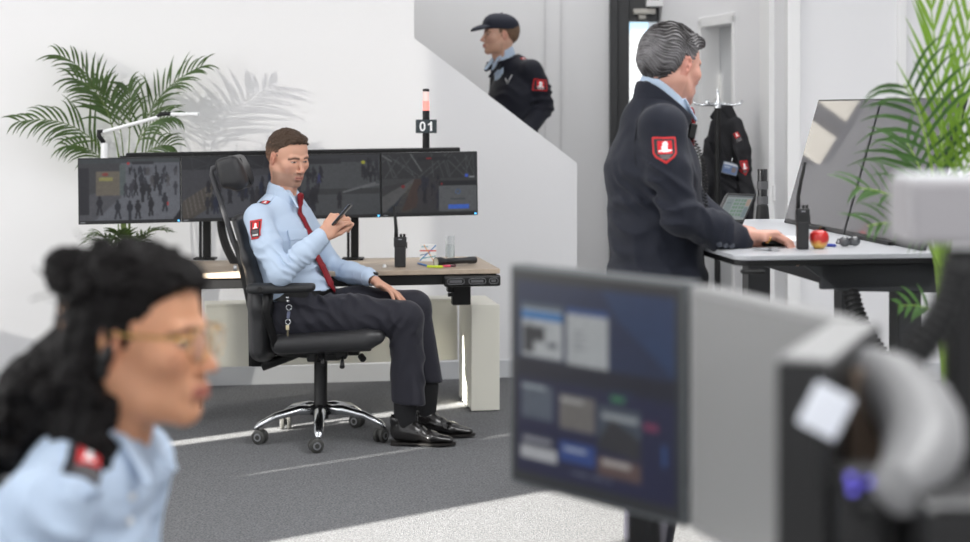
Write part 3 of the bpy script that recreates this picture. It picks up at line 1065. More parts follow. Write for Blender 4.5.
b = MB(); c = dk(384.5, 7.1, .006)
b.lathe([(.0001, -.006), (.009, -.006), (.009, .002), (.005, .008), (.0001, .008)], c, n=12)
tag(b.build('push_cap', TRIMW, smooth='auto'), 'tiny white plastic cap on the wooden desk between guard and radio', 'cap')

# ------------------------------------------------------------------ black cable chain hanging behind the chair
b = MB()
pts = bez(P(221, 222, 7.3), P(222, 245, 7.3), P(238, 268, 7.28), 20)
b.tube(pts, .012, 10)
for i in range(0, 40):
    t = i / 39
    p = pts[min(int(t * 19), 18)] * (1 - (t * 19 - int(t * 19))) + pts[min(int(t * 19) + 1, 19)] * (t * 19 - int(t * 19))
    d = nrm(pts[min(int(t * 19) + 1, 19)] - pts[max(int(t * 19) - 1, 0)])
    b.torus(p, d, .016, .0042, 14, 6)
tag(b.build('cable_chain', RUBBER, smooth=True), 'ribbed black cable sleeve hanging behind the office chair below the monitors', 'cable')

# ------------------------------------------------------------------ office chair
CXc, CYc = -.700, 6.82
oc = thing('office_chair', A(CXc, CYc, 0), 'black leather swivel office chair with chrome star base under the seated guard', 'chair')
LEA = mat('black leather', (44, 44, 46), .40, bump=.12, bscale=300, var=.1, vscale=30)
cz = lambda py, Y: 1.4 - (py - HY) * Y / 1600
for i, a in enumerate((-86, -14, 58, 130, 202)):
    a = math.radians(a); d = A(math.cos(a), math.sin(a), 0)
    e = A(CXc, CYc, 0) + d * .275
    pts = [A(CXc, CYc, .125) + d * .02, A(CXc, CYc, .128) + d * .10, A(CXc, CYc, .108) + d * .20, A(CXc, CYc, .075) + d * .275, A(CXc, CYc, .062) + d * .29]
    b = MB()
    n = 10
    rr = [(.030, .024), (.027, .020), (.022, .016), (.018, .012), (.010, .008)]
    V, F = [], []
    up = A(0, 0, 1); sd_ = np.cross(up, d)
    for (w_, h_), p in zip(rr, pts):
        for j in range(n):
            t = 2 * math.pi * j / n
            V.append(p + sd_ * w_ * math.cos(t) + up * h_ * math.sin(t))
    for r_ in range(4):
        for j in range(n):
            F.append([r_ * n + j, r_ * n + (j + 1) % n, (r_ + 1) * n + (j + 1) % n, (r_ + 1) * n + j])
    F += [list(range(n - 1, -1, -1)), list(range(4 * n, 5 * n))]
    b.add(V, F)
    lg = b.build('base_arm', CHROME, oc, smooth=True)
    ca = math.radians((20, 60, -30, 100, 160)[i]); cdv = A(math.cos(ca), math.sin(ca), 0)
    cc = A(e[0], e[1], .030) - cdv * .012
    b = MB()
    axw = A(-cdv[1], cdv[0], 0)
    for sgn in (-1, 1):
        b.lathe([(.0001, -.009), (.024, -.009), (.030, -.005), (.030, .005), (.024, .009), (.0001, .009)], cc + axw * .015 * sgn, axw, 20)
    b.box(cc + A(0, 0, .012), (.03, .016, .035), basis(cdv))
    b.cyl(cc + A(0, 0, .02) + cdv * .012, A(e[0], e[1], .070), .006)
    co = b.build('caster', mat('caster grey', (64, 64, 62), .5), lg, smooth='auto')
    for sgn in (-1, 1):
        b = MB(); b.lathe([(.010, -.0015), (.0165, -.0015), (.0165, .0015), (.010, .0015)], cc + axw * (.015 + .0095) * sgn, axw, 18)
        b.build('hub_ring', STEEL, co, smooth='auto')
b = MB(); b.lathe([(.0001, .085), (.034, .088), (.036, .14), (.030, .148), (.0285, .15), (.0285, .33), (.022, .332), (.022, .38), (.0001, .38)], A(CXc, CYc, 0))
b.build('gas_column', BLACKM, oc, smooth='auto')
b = MB(); b.box(A(CXc + .02, CYc, .382), (.30, .16, .035)); b.box(A(CXc + .03, CYc, .358), (.12, .10, .04)); b.box(A(CXc - .14, CYc - .02, .375), (.26, .16, .022), rot((0, 1, 0), .08)); b.box(A(CXc + .10, CYc - .12, .385), (.05, .10, .045)); b.box(A(CXc - .02, CYc - .14, .378), (.04, .08, .05))
b.build('tilt_mechanism', BLACKM, oc, bev=.008)
for (x, z, l) in ((.02, .362, .03), (.10, .352, .05)):
    b = MB(); b.tube([A(CXc + x, CYc - .06, z + .03), A(CXc + x + .01, CYc - .20, z + .015), A(CXc + x + .012, CYc - .235, z - .01)], [.006, .006, .011], 8)
    b.build('adjusting_lever', BLACKP, oc, smooth=True)
b = MB(); b.lathe([(.0001, -.014), (.014, -.012), (.014, .012), (.0001, .014)], A(CXc + .19, CYc - .18, .372), A(.35, -.6, -.3)); b.build('tension_knob', BLACKP, oc, smooth='auto')
# seat
s = Sdf()
s.box(A(-.672, 6.81, .440), (.215, .235, .042), rot((0, 1, 0), math.radians(-3)), r=.040, k=.02)
s.box(A(-.50, 6.81, .452), (.085, .215, .028), rot((0, 1, 0), math.radians(-8)), r=.026, k=.04)
s.ell(A(-.72, 6.81, .515), (.2, .16, .05), k=.04, op='s')
so = sdf_obj('seat', s, .008, LEA, oc, 1)
b = MB()
pts = [A(-.66 + .220 * np.sign(math.cos(a)) * abs(math.cos(a)) ** .35, 6.81 + .230 * np.sign(math.sin(a)) * abs(math.sin(a)) ** .35, .432 + .012 * math.cos(a)) for a in np.linspace(0, 2 * math.pi, 41)]
b.tube(pts, .004, 6); b.build('seam_piping', BLACKP, so, smooth=True)
b = MB(); b.box(A(-.665, 6.81, .402), (.39, .40, .018), rot((0, 1, 0), math.radians(-3))); b.build('seat_pan', BLACKP, so, bev=.006)
# backrest: lumbar block and slim upper leaf
def bx(px, py, Y=6.80): return P(px, py, Y)
s = Sdf()
for a, b_, w0, w1, t0_, t1_ in (((265, 346), (266, 302), .20, .215, .054, .058), ((266, 302), (253, 255), .215, .20, .054, .030), ((253, 255), (240, 216), .20, .16, .030, .025)):
    s.econe(bx(*a), bx(*b_), A(0, 1, 0), (w0, t0_ * 1.15), (w1, t1_ * 1.15), k=.03)
s.plane(A(0, 6.80 + .215, 0), A(0, 1, 0), .02); s.plane(A(0, 6.80 - .215, 0), A(0, -1, 0), .02)
s.plane(bx(0, 214.5), A(0, 0, 1), .02); s.plane(bx(0, 364), A(0, 0, -1), .02)
bo = sdf_obj('backrest', s, .008, LEA, oc, 1)
b = MB(); b.tube([bx(258, 366), bx(258, 310), bx(247, 268), bx(238, 240)], [.02, .022, .018, .012], 10, flat=2.); b.build('back_shell', BLACKP, oc, smooth=True)
b = MB(); b.tube([bx(262, 366), bx(285, 358), bx(300, 352)], [.022, .02, .02], 8); b.build('back_support', BLACKM, oc, smooth=True)
# headrest on its strut
b = MB(); b.tube([bx(243, 262), bx(233, 240), bx(222, 205), bx(211.5, 174), bx(212.5, 168.5), bx(219, 167)], [.009, .008, .007, .0065, .008, .009], 10, flat=1.6)
b.build('headrest_strut', mat('grey strut', (70, 70, 73), .45), oc, smooth=True)
MB().tube([bx(234, 268, 6.78), bx(237, 268, 6.78)], [.014, .014], 12).build('strut_cap', STEEL, oc, smooth='auto')
s = Sdf()
Rh = rot((0, 1, 0), math.radians(16))
s.box(bx(233, 171), (.050, .125, .064), rot((0, 1, 0), math.radians(-14)), r=.026, k=.01)
s.box(bx(240, 176), (.038, .11, .056), rot((0, 1, 0), math.radians(-20)), r=.028, k=.03)
ho = sdf_obj('headrest', s, .006, LEA, oc, 1)
for y in (-.06, .06):
    b = MB(); b.tube([bx(224, 158, 6.80 + y) + A(0, 0, .012), bx(239, 160, 6.80 + y) + A(.006, 0, .006), bx(248, 184, 6.80 + y) + A(.012, 0, 0)], .0028, 6)
    b.build('seam', BLACKP, ho, smooth=True)
# armrests
for Y, sy, zc in ((6.52, -1, .672), (7.04, 1, .585)):
    s = Sdf()
    x0, x1 = P(244, 290, 6.52)[0], P(318, 290, 6.52)[0]
    s.econe(A(x0 + .035, Y, zc), A(x1 - .03, Y, zc + .008), A(0, 1, 0), (.045, .027), (.036, .021), k=.02)
    s.plane(A(0, 0, zc + .024), A(0, 0, 1), .01)
    s.plane(A(0, 0, zc - .024), A(0, 0, -1), .01)
    ao = sdf_obj('armrest', s, .006, mat('soft black pad', (44, 45, 47), .5, bump=.1, bscale=500), oc, 1)
    b = MB(); b.tube([A(x0 + .10, Y, zc - .015), A(x0 + .09, Y + .01 * -sy, zc - .10), A(x0 + .12, Y - sy * .08, .42), A(x0 + .22, Y - sy * .2, .40)], [.026, .022, .018, .016], 10, flat=.6)
    b.build('armrest_bracket', BLACKP, ao, smooth=True)
    MB().cyl(A(x0 + .072, Y - .030, zc + .002), A(x0 + .072, Y - .0465, zc + .002), .011).build('armrest_button', RUBBER, ao, smooth='auto')

# ------------------------------------------------------------------ palms
def frond(b, pts, nl, ll, w, droop, side=None, tipshrink=.35, rnd=random, rach=.004, start=.18, fan=.9):
    """a feather leaf: stem tube along pts with nl leaflets each side, material 0 = leaflet, 1 = stem"""
    pts = np.asarray(pts)
    k = len(pts)
    b.tube(pts, list(np.linspace(rach, rach * .3, k)), 6, 1)
    cum = np.linspace(0, 1, k)
    for i in range(nl):
        t = start + (1 - start) * (i + .5) / nl
        x = t * (k - 1); a = min(int(x), k - 2); f = x - a
        p = pts[a] * (1 - f) + pts[a + 1] * f
        d = nrm(pts[min(a + 1, k - 1)] - pts[max(a - 1, 0)])
        up = A(0, 0, 1) if side is None else np.asarray(side, float)
        sd0 = np.cross(d, up)
        if np.linalg.norm(sd0) < .15: sd0 = np.cross(d, A(0, 1, 0))
        sd0 = nrm(sd0)
        nn = np.cross(sd0, d)
        env = (1 - (1 - tipshrink) * max(0, (t - .45) / .55)) * min(1, .55 + t * 1.2)
        for sg in (-1, 1):
            l = ll * env * rnd.uniform(.85, 1.12)
            ang = fan * rnd.uniform(.85, 1.1) * (1 - .35 * t)
            dir0 = nrm(d * math.cos(ang) + sd0 * sg * math.sin(ang) + nn * rnd.uniform(.02, .28))
            m = 6
            V, F = [], []
            q = p.copy(); dd = dir0.copy()
            dr = droop * rnd.uniform(.6, 1.4)
            for j in range(m):
                u = j / (m - 1)
                wd = w * (.35 + 2.4 * u) if u < .27 else w * max(.04, 1 - ((u - .27) / .73) ** 1.7)
                wv = np.cross(dd, nn); wv = nrm(wv) if np.linalg.norm(wv) > 1e-3 else sd0
                nrl = np.cross(wv, dd)
                V += [q - wv * wd + nrl * wd * .35, q, q + wv * wd + nrl * wd * .35]
                q = q + dd * l / (m - 1)
                dd = nrm(dd + A(0, 0, -1) * dr * (.35 + u) / (m - 1))
            for j in range(m - 1):
                for c in (0, 1):
                    F.append([j * 3 + c, j * 3 + c + 1, j * 3 + c + 4, j * 3 + c + 3])
            b.add(V, F, 0)

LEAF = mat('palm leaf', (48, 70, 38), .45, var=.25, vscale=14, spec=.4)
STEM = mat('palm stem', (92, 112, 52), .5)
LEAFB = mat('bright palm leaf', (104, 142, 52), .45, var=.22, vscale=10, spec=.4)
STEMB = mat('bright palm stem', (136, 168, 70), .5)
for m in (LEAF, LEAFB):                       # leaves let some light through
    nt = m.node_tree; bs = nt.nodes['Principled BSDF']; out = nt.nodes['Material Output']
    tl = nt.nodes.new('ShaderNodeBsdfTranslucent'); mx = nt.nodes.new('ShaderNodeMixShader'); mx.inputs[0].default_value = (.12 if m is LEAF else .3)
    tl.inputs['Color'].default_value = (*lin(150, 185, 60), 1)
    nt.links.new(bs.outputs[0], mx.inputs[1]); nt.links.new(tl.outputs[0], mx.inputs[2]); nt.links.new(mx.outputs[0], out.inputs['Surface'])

def pot(parent, c, r, h, m):
    MB().lathe([(.0001, 0), (r * .78, 0), (r, h), (r * .93, h), (r * .90, h - .03), (.0001, h - .03)], c).build('pot', m, parent, smooth='auto')
    MB().lathe([(.0001, h - .022), (r * .90, h - .026)], c).build('soil', mat('potting soil', (52, 42, 34), .95, bump=.8, bscale=90), parent)

def off_wall(b):
    for a in b.v:                              # leaf tips that would meet the wall bend along it
        lim = 8.145 + .17 * (a[:, 0] + 1.35) - .012
        a[:, 1] = np.minimum(a[:, 1], lim)
rp_ = random.Random(11)
YP = 7.86
pc_ = P(124, 250, YP); pb = A(pc_[0], pc_[1], 0)
pl = thing('potted_palm', pb, 'tall dark green palm behind the security monitors, casting its shadow on the white wall', 'plant')
pot(pl, pb, .13, .30, mat('dark pot', (60, 58, 56), .6))
base = pb + A(0, 0, .28)
def pp(px, py, dy=0): return P(px, py, YP + dy)
FR = [  # control points and tip in the picture, depth offset, leaflets, leaflet length
    ((122, 175), (108, 70), (58, 55), .02, 22, .20, 1.1),
    ((118, 175), (85, 108), (17, 122), -.05, 22, .19, 1.3),
    ((134, 160), (146, 88), (203, 66), .08, 24, .20, 1.0),
    ((120, 170), (112, 85), (72, 78), -.10, 20, .19, 1.2),
    ((130, 170), (142, 112), (176, 118), -.12, 18, .17, 1.4),
    ((124, 170), (122, 90), (92, 84), .10, 18, .18, 1.2),
    ((128, 175), (150, 140), (172, 146), -.02, 16, .16, 1.5),
    ((118, 185), (96, 140), (66, 146), .06, 16, .17, 1.6),
    ((128, 165), (132, 100), (128, 88), .04, 16, .18, 1.2),
]
for a, c, t, dy, nl, ll, dr in FR:
    p1, p2, p3 = pp(*a, dy * .4), pp(*c, dy * .8), pp(*t, dy)
    b = MB()
    path = np.concatenate([np.linspace(base + A(rp_.uniform(-.03, .03), rp_.uniform(-.03, .03), 0), p1, 4)[:-1], bez(p1, p2, p3, 14)])
    frond(b, path, int(nl * .68), ll * 1.12, .0068, dr * 1.5, rnd=rp_, start=.42, side=A(rp_.uniform(-.6, .6), -1, rp_.uniform(.6, 1.3)), tipshrink=.5, fan=.9)
    off_wall(b)
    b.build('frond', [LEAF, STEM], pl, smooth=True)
for a, c, t, dy in (((120, 262), (105, 222), (84, 243), -.12), ((128, 258), (146, 222), (170, 232), -.1), ((124, 262), (124, 220), (112, 240), -.16), ((126, 262), (134, 226), (146, 248), -.18), ((122, 262), (100, 232), (96, 250), -.15)):
    p0 = pp(*a, -.02) ; b = MB()
    frond(b, np.concatenate([np.linspace(base, p0, 3)[:-1], bez(p0, pp(*c, dy), pp(*t, dy), 9)]), 11, .12, .0085, 1.2, rnd=rp_, start=.35)
    off_wall(b)
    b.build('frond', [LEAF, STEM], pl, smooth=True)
# ================================================================== people
SKIN = mat('skin', attr=True, rough=.5, spec=.4, sss=.12, bump=.06, bscale=260)
def head_local(p):
    """head in its own frame: +Y is the face, +X the head's right side, +Z up, origin between the ears at eye height"""
    w = p.get('w', 1.); jw = p.get('jaw', 1.); ns = p.get('nose', 1.); fem = p.get('fem', 0.)
    s = Sdf()
    s.ell((0, -.020, .036), (.0745 * w, .098, .083), k=.02)
    s.ell((0, -.045, .010), (.066 * w, .070, .070), k=.03)
    s.ell((0, .030, .030), (.062 * w, .052, .062), k=.03)            # forehead
    s.ell((0, .030, -.030), (.058 * w, .058, .070), k=.03)           # face mass
    for sx in (-1, 1):
        s.cone((sx * .056 * w * jw, -.008, -.050), (sx * .042 * w * jw, .022, -.084), .017, .016, k=.03)
        s.cone((sx * .042 * w * jw, .022, -.084), (sx * .012, .070, -.104), .016, .014, k=.03)
        s.ell((sx * .042 * w, .060, -.024), (.022, .018, .018), k=.03)   # cheek bone
        s.cone((sx * .040, .075, .018), (sx * .012, .088, .013), .0100, .0095, k=.012)   # brow
    s.ell((0, .030, -.070), (.045 * w, .052, .040), k=.03)
    s.ell((0, .071, -.103), (.018, .014, .013), k=.016)              # chin
    s.ell((0, .084, -.070), (.024, .014, .020), k=.015)              # mouth mound
    for sx in (-1, 1):
        s.ell((sx * .0315, .096, .001), (.0185, .0165, .0115), k=.012, op='s')
        s.ell((sx * .031, .0730, -.001), (.0140, .0140, .0125), k=.004)   # eyeball and lids
        s.cone((sx * .019, .0855, .0035), (sx * .043, .080, .0035), .0032, .0030, k=.004)   # upper lid fold
    s.cone((0, .086, .010), (0, .108 + .004 * (ns - 1), -.034), .0075 * ns, .0090 * ns, k=.009)
    s.ell((0, .1105, -.0385), (.0095 * ns, .0100 * ns, .0085 * ns), k=.007)
    for sx in (-1, 1):
        s.ell((sx * .0125 * ns, .0985, -.0425), (.0070 * ns, .0095, .0065), k=.006)
        s.ell((sx * .0065, .1030, -.0495), (.0032, .005, .0035), k=.003, op='s')
    lf = 1 + .25 * fem
    s.cone((-.020, .0905, -.0685), (0, .0985, -.0660), .0035, .0052 * lf, k=.006).cone((.020, .0905, -.0685), (0, .0985, -.0660), .0035, .0052 * lf, k=.006)
    s.cone((-.018, .0900, -.0745), (0, .0970, -.0775), .0035, .0060 * lf, k=.006).cone((.018, .0900, -.0745), (0, .0970, -.0775), .0035, .0060 * lf, k=.006)
    s.cone((-.022, .0965, -.0715), (.022, .0965, -.0715), .0016, .0016, k=.002, op='s')
    s.ell((0, .0935, -.090), (.016, .008, .005), k=.008, op='s')
    for sx in (-1, 1):                                              # ears
        Re = rot((0, 0, 1), sx * -.32) @ rot((1, 0, 0), -.18)
        s.ell((sx * .0755 * w, -.012, -.004), (.0085, .0185, .031), Re, k=.008)
        s.ell((sx * .0850 * w, -.010, .000), (.0085, .0110, .0195), Re, k=.003, op='s')
        s.ell((sx * .0800 * w, -.016, -.002), (.0045, .0050, .0120), Re, k=.004)
        s.ell((sx * .0785 * w, -.004, -.006), (.0050, .0060, .0085), Re, k=.004)
    nk = p.get('neck', (0, -.050, -.21))
    nr = p.get('neckr', .056)
    s.cone((0, -.020, -.060), nk, nr * .96, nr * 1.08, k=.03)
    for sx in (-1, 1):
        s.cone((sx * .050, -.030, -.05), (nk[0] + sx * .012, nk[1] + .045, nk[2] + .01), .014, .012, k=.03)
    if not fem:
        s.ell((nk[0] * .5, (nk[1] - .02) / 2 + nr + .004, -.135), (.010, .010, .014), k=.02)
    return s

def head_cols(v, p):
    base = np.array(lin(*p['skin']))
    c = np.tile(base, (len(v), 1))
    X, Y, Z = v.T
    def mixc(m, col, ):
        m = np.clip(m, 0, 1)[:, None]
        c[:] = c * (1 - m) + np.array(lin(*col)) * m
    g = lambda cx, cy, cz, rx, ry, rz: np.exp(-(((X - cx) / rx) ** 2 + ((Y - cy) / ry) ** 2 + ((Z - cz) / rz) ** 2))
    ax = np.abs(X)
    rd = p.get('red', (205, 128, 112))
    mixc(p.get('blush', .22) * np.exp(-(((ax - .045) / .022) ** 2 + ((Y - .075) / .03) ** 2 + ((Z + .03) / .02) ** 2)), rd)
    mixc(.3 * g(0, .112, -.038, .016, .016, .016), rd)
    mixc(.35 * ((ax > .072) & (Y < .012) & (Y > -.045) & (np.abs(Z) < .036)), rd)
    if p.get('stubble'):
        m = ((Z < -.045) & (Z > -.118) & (Y > -.005)).astype(float) * np.clip((-.042 - Z) / .02, 0, 1)
        m *= 1 - .9 * np.clip(1 - np.abs((Z + .035) / .03), 0, 1)
        mixc(m * p['stubble'][3], p['stubble'][:3])
        m = np.exp(-((Z + .056) / .007) ** 2) * (ax < .028) * (Y > .08)
        mixc(m * p['stubble'][3], p['stubble'][:3])
    lip = np.exp(-(((Z + .0722) / .0085) ** 4)) * (ax < .0235) * (Y > .082)
    mixc(lip * .85, p.get('lip', (188, 122, 108)))
    mixc(np.exp(-((Z + .0716) / .0018) ** 2) * (ax < .022) * (Y > .084), (96, 50, 46))
    # eyes
    ex = ax - .031
    op = p.get('open', .0042)
    zc = -.0015
    inside = ((ex / .0135) ** 2 + ((Z - zc) / op) ** 2 < 1) & (Y > .0775) & (ax < .0425)
    mixc(inside.astype(float), (214, 206, 200))
    ix = p.get('look', 0.) 
    iris = inside & (((X - np.sign(X) * .031 - ix) / .0056) ** 2 + ((Z - zc + .0005) / .0060) ** 2 < 1)
    mixc(iris.astype(float), p.get('iris', (74, 62, 52)))
    edge = ((ex / .0150) ** 2 + ((Z - zc - .0006) / (op + .0016)) ** 2 < 1) & ~inside & (Y > .072)
    mixc(edge * .92, (66, 44, 38))
    # brows
    bz = .0175 + .10 * ex - 3.2 * np.maximum(ex, 0) ** 1.5
    br = np.exp(-((Z - bz) / p.get('browt', .0042)) ** 2) * ((ex > -.019) & (ex < .023)) * (Y > .062)
    mixc(br * .95, p.get('brow', (70, 50, 40)))
    return c

def head_frame(origin, face, pitch=0., roll=0.):
    """columns: head right, face, up in the room; pitch > 0 looks down"""
    f = nrm(A(face[0], face[1], 0))
    r = A(f[1], -f[0], 0)
    R = np.stack([r, f, A(0, 0, 1)], 1)
    R = R @ rot((1, 0, 0), -pitch) @ rot((0, 1, 0), roll)
    return R, np.asarray(origin, float)

def place(v, R, o, sc=1.):
    return (v * sc) @ R.T + o

def head_parts(p, R, o, sc, h=.0023):
    p = dict(p)
    if 'neck_w' in p:
        p['neck'] = tuple(((np.asarray(p['neck_w']) - o) @ R) / sc)
    v, q = head_local(p).mesh(h, 1)
    v, q = biggest(v, q)
    return place(v, R, o, sc), q, head_cols(v, p)

def hair_mesh(s, R, o, sc, h=.003, smooth=0):
    v, q = s.mesh(h, smooth)
    v, q = biggest(v, q, 200)
    return place(v, R, o, sc), q

def hair_cols(v, R, o, sc, top, low, z0, z1):
    l = ((v - o) @ R) / sc
    m = np.clip((l[:, 2] - l[:, 1] * .1 - z0) / (z1 - z0), 0, 1)[:, None]
    return np.array(lin(*top)) * m + np.array(lin(*low)) * (1 - m)

def short_hair(t_top=.016, t_side=.007, line=None, seed=1, f=160, amp=.0022, front=.0, comb=None, fringe=None):
    """hair cap over the skull, cut along line = [(y...), (z...)] below which there is none"""
    s = Sdf()
    s.ell((0, -.020, .036 + t_top * .4), (.0745 + t_side, .098 + t_side, .083 + t_top * .8), k=.01)
    s.ell((0, -.045, .010), (.066 + t_side * 1.1, .070 + t_side * 1.1, .070 + t_side), k=.03)
    s.ell((0, .022, .055 + t_top * .5), (.060 + t_side * .5, .058 + front, .050 + t_top * .8), k=.03)
    if fringe:
        for c, r in fringe: s.ell(c, r, k=.012)
    ly, lz = line
    s.keep(lambda X, Y, Z: (np.interp(Y, ly, lz) + 0 * X - Z) * .8 + .003 * np.sin(X * 330 + Y * 210), k=.004)
    def strands(X, Y, Z):
        if comb is not None:
            return amp * np.sin(wob(X * comb[0], Y * comb[1], Z * comb[2], 1, seed) * 3 + 0) + amp * .5 * wob(X * comb[0], Y * comb[1], Z * comb[2], 2.6, seed + 3)
        return amp * wob(X, Y, Z, f, seed) + amp * .6 * wob(X, Y, Z, f * 2.3, seed + 7)
    s.disp(strands)
    return s

def hand_sdf(s, wrist, d, palm, thumb_side, curl=(.35, .35, .4, .4), spread=.1, thumb=(.75, .35), L=1., curl2=None, thumb_curl=.3):
    """palm, four fingers and a thumb. d: towards the fingers; palm: out of the palm; thumb_side: +1 or -1 along d x palm"""
    d = nrm(d); n = nrm(np.asarray(palm, float) - d * np.dot(palm, d))
    l = np.cross(d, n) * thumb_side
    w = np.asarray(wrist, float)
    pt = lambda a, b, c=0.: w + (d * a + l * b + n * c) * L
    s.econe(pt(-.03, 0), pt(.012, 0), l, (.029 * L, .021 * L), (.029 * L, .019 * L), k=.01)
    s.econe(pt(.010, .002), pt(.078, .000), l, (.030 * L, .0165 * L), (.040 * L, .0125 * L), k=.012)
    s.ell(pt(.03, .022, .010), (.017 * L, .017 * L, .015 * L), k=.012)
    s.ell(pt(.045, -.026, .008), (.014 * L, .014 * L, .012 * L), k=.012)
    lens = ((.044, .027, .022), (.049, .031, .023), (.045, .029, .022), (.035, .022, .020))
    offs = (.0285, .0095, -.0095, -.0275)
    for i in range(4):
        c1 = curl[i]; c2 = (curl2 or curl)[i]
        sp = spread * (1.5 - i)
        dd = nrm(d * math.cos(sp) + l * math.sin(sp))
        p = pt(.082 - .004 * abs(i - 1.2), offs[i])
        r = (.0098, .0100, .0095, .0085)[i] * L
        s.cone(pt(.05, offs[i] * .8), p, .0100 * L, r * 1.03, k=.006)
        a = c1
        for j in range(3):
            e = dd * math.cos(a) + n * math.sin(a)
            q = p + e * lens[i][j] * L
            s.cone(p, q, r, r * .93, k=.0025)
            p = q; r *= .93; a += c2 * (1.15 if j == 0 else .7)
    td = nrm(d * math.cos(thumb[0]) + l * math.sin(thumb[0]) + n * thumb[1])
    p0 = pt(.018, .020, .004); p1 = p0 + td * .042 * L
    td2 = nrm(td * math.cos(thumb_curl) - l * math.sin(thumb_curl) + d * .25)
    p2 = p1 + td2 * .032 * L; p3 = p2 + nrm(td2 + d * .25) * .024 * L
    s.cone(p0, p1, .0145 * L, .0115 * L, k=.012); s.cone(p1, p2, .0115 * L, .0102 * L, k=.003); s.cone(p2, p3, .0104 * L, .0085 * L, k=.003)

def hand_part(skin, h=.0022, **kw):
    s = Sdf(); hand_sdf(s, **kw)
    v, q = s.mesh(h, 1)
    c = np.tile(np.array(lin(*skin)), (len(v), 1)) * (1 + .05 * wob(v[:, 0], v[:, 1], v[:, 2], 90, 5))[:, None]
    return v, q, c

def core_part(skin, s, h=.012):
    v, q = s.mesh(h, 1)
    return v, q, np.tile(np.array(lin(*skin)), (len(v), 1))

def cloth_folds(s, spots):
    """wrinkles: (centre, direction across the folds, reach, depth, spacing)"""
    for c, d, reach, depth, gap in spots:
        c = np.asarray(c, float); d = nrm(d)
        def f(X, Y, Z, c=c, d=d, reach=reach, depth=depth, gap=gap):
            x, y, z = X - c[0], Y - c[1], Z - c[2]
            u = x * d[0] + y * d[1] + z * d[2]
            r2 = (x * x + y * y + z * z) / reach ** 2
            sd = int(abs(c[0]) * 1000) % 97
            ph = u / gap * 3.14 + 1.9 * wob(X, Y, Z, 2.6 / reach, sd)
            am = np.clip(.55 + .9 * wob(X, Y, Z, 3.4 / reach, sd + 5), 0, 1.3)
            return depth * 2.5 * am * np.exp(-r2 * 1.6) * (2 * np.abs(np.sin(ph)) - 1.1)
        s.disp(f, c - reach * 1.6, c + reach * 1.6)

# ---- badges
def badge(kind):
    if kind == 'box':                           # red framed dark patch, white bell shape, lines below
        im = Img(34, 44, (200, 44, 46))
        im.rect(.10, .08, .90, .92, (44, 42, 46)); im.rect(.22, .12, .80, .47, (214, 34, 36))
        im.ell(.51, .27, .11, .10, (250, 250, 250)); im.rect(.41, .27, .61, .40, (250, 250, 250)); im.poly([(.30, .42), (.42, .37), (.60, .37), (.72, .42), (.72, .45), (.30, .45)], (250, 250, 250))
        for y in (.54, .60, .66): im.rect(.24, y, .78, y + .035, (110, 106, 108))
        im.rect(.22, .76, .80, .84, (226, 226, 226))
        return im, None
    if kind == 'wide':                          # the same crest on a wider patch
        im = Img(42, 34, (206, 36, 40))
        im.rect(.08, .10, .92, .90, (34, 32, 38)); im.rect(.24, .14, .78, .74, (214, 34, 38))
        im.ell(.50, .38, .13, .18, (250, 250, 250)); im.rect(.38, .38, .62, .60, (250, 250, 250)); im.poly([(.26, .68), (.40, .58), (.62, .58), (.75, .68), (.75, .72), (.26, .72)], (250, 250, 250))
        im.rect(.34, .78, .74, .84, (224, 224, 224))
        return im, None
    if kind == 'shield':
        im = Img(44, 52, (206, 40, 44))
        out = lambda g: [(0 + g, 0 + g), (1 - g, .03 + g), (1 - g, .62 - g * .2), (.90 - g, .76 - g * .5), (.52, 1 - g * 1.3), (.10 + g, .76 - g * .5), (0 + g, .60 - g * .2)]
        im.poly(out(.075), (40, 48, 52))
        im.rect(.20, .15, .82, .64, (220, 34, 44))
        w = (250, 250, 250)
        im.ell(.53, .28, .12, .10, w); im.rect(.43, .26, .64, .50, w); im.ell(.44, .40, .07, .09, w); im.poly([(.24, .50), (.40, .48), (.50, .44), (.62, .47), (.80, .49), (.80, .54), (.70, .56), (.52, .585), (.36, .56), (.22, .56)], w)
        im.poly([(.26, .67), (.78, .67), (.72, .74), (.30, .74)], (104, 106, 108)); im.poly([(.30, .75), (.72, .75), (.66, .81), (.36, .81)], (120, 110, 108))
        mk = Img(44, 52, (0, 0, 0)); mk.poly(out(0.), (255, 255, 255))
        return im, mk.a[..., 0] > .5
    im = Img(30, 26, (34, 32, 36))              # rank slide: red square with white, grey lines
    im.rect(.30, .04, .95, .52, (206, 36, 40)); im.ell(.62, .24, .10, .14, (245, 245, 245)); im.rect(.46, .36, .80, .44, (245, 245, 245))
    for y in (.60, .72, .84): im.rect(.28, y, .92, y + .06, (150, 148, 150))
    return im, None

def patch(kind, name, parent, target, c, nd, up, w, h, lift=.0015):
    im, mk = badge(kind)
    nd = nrm(nd); up = nrm(np.asarray(up, float) - nd * np.dot(up, nd)); r = np.cross(up, nd)
    c = np.asarray(c, float)
    TL = c - r * w / 2 + up * h / 2
    return picture(name, TL, TL + r * w, TL - up * h, im, PICT, parent, target=target, nrmdir=nd, lift=lift, mask=mk, th=.002)

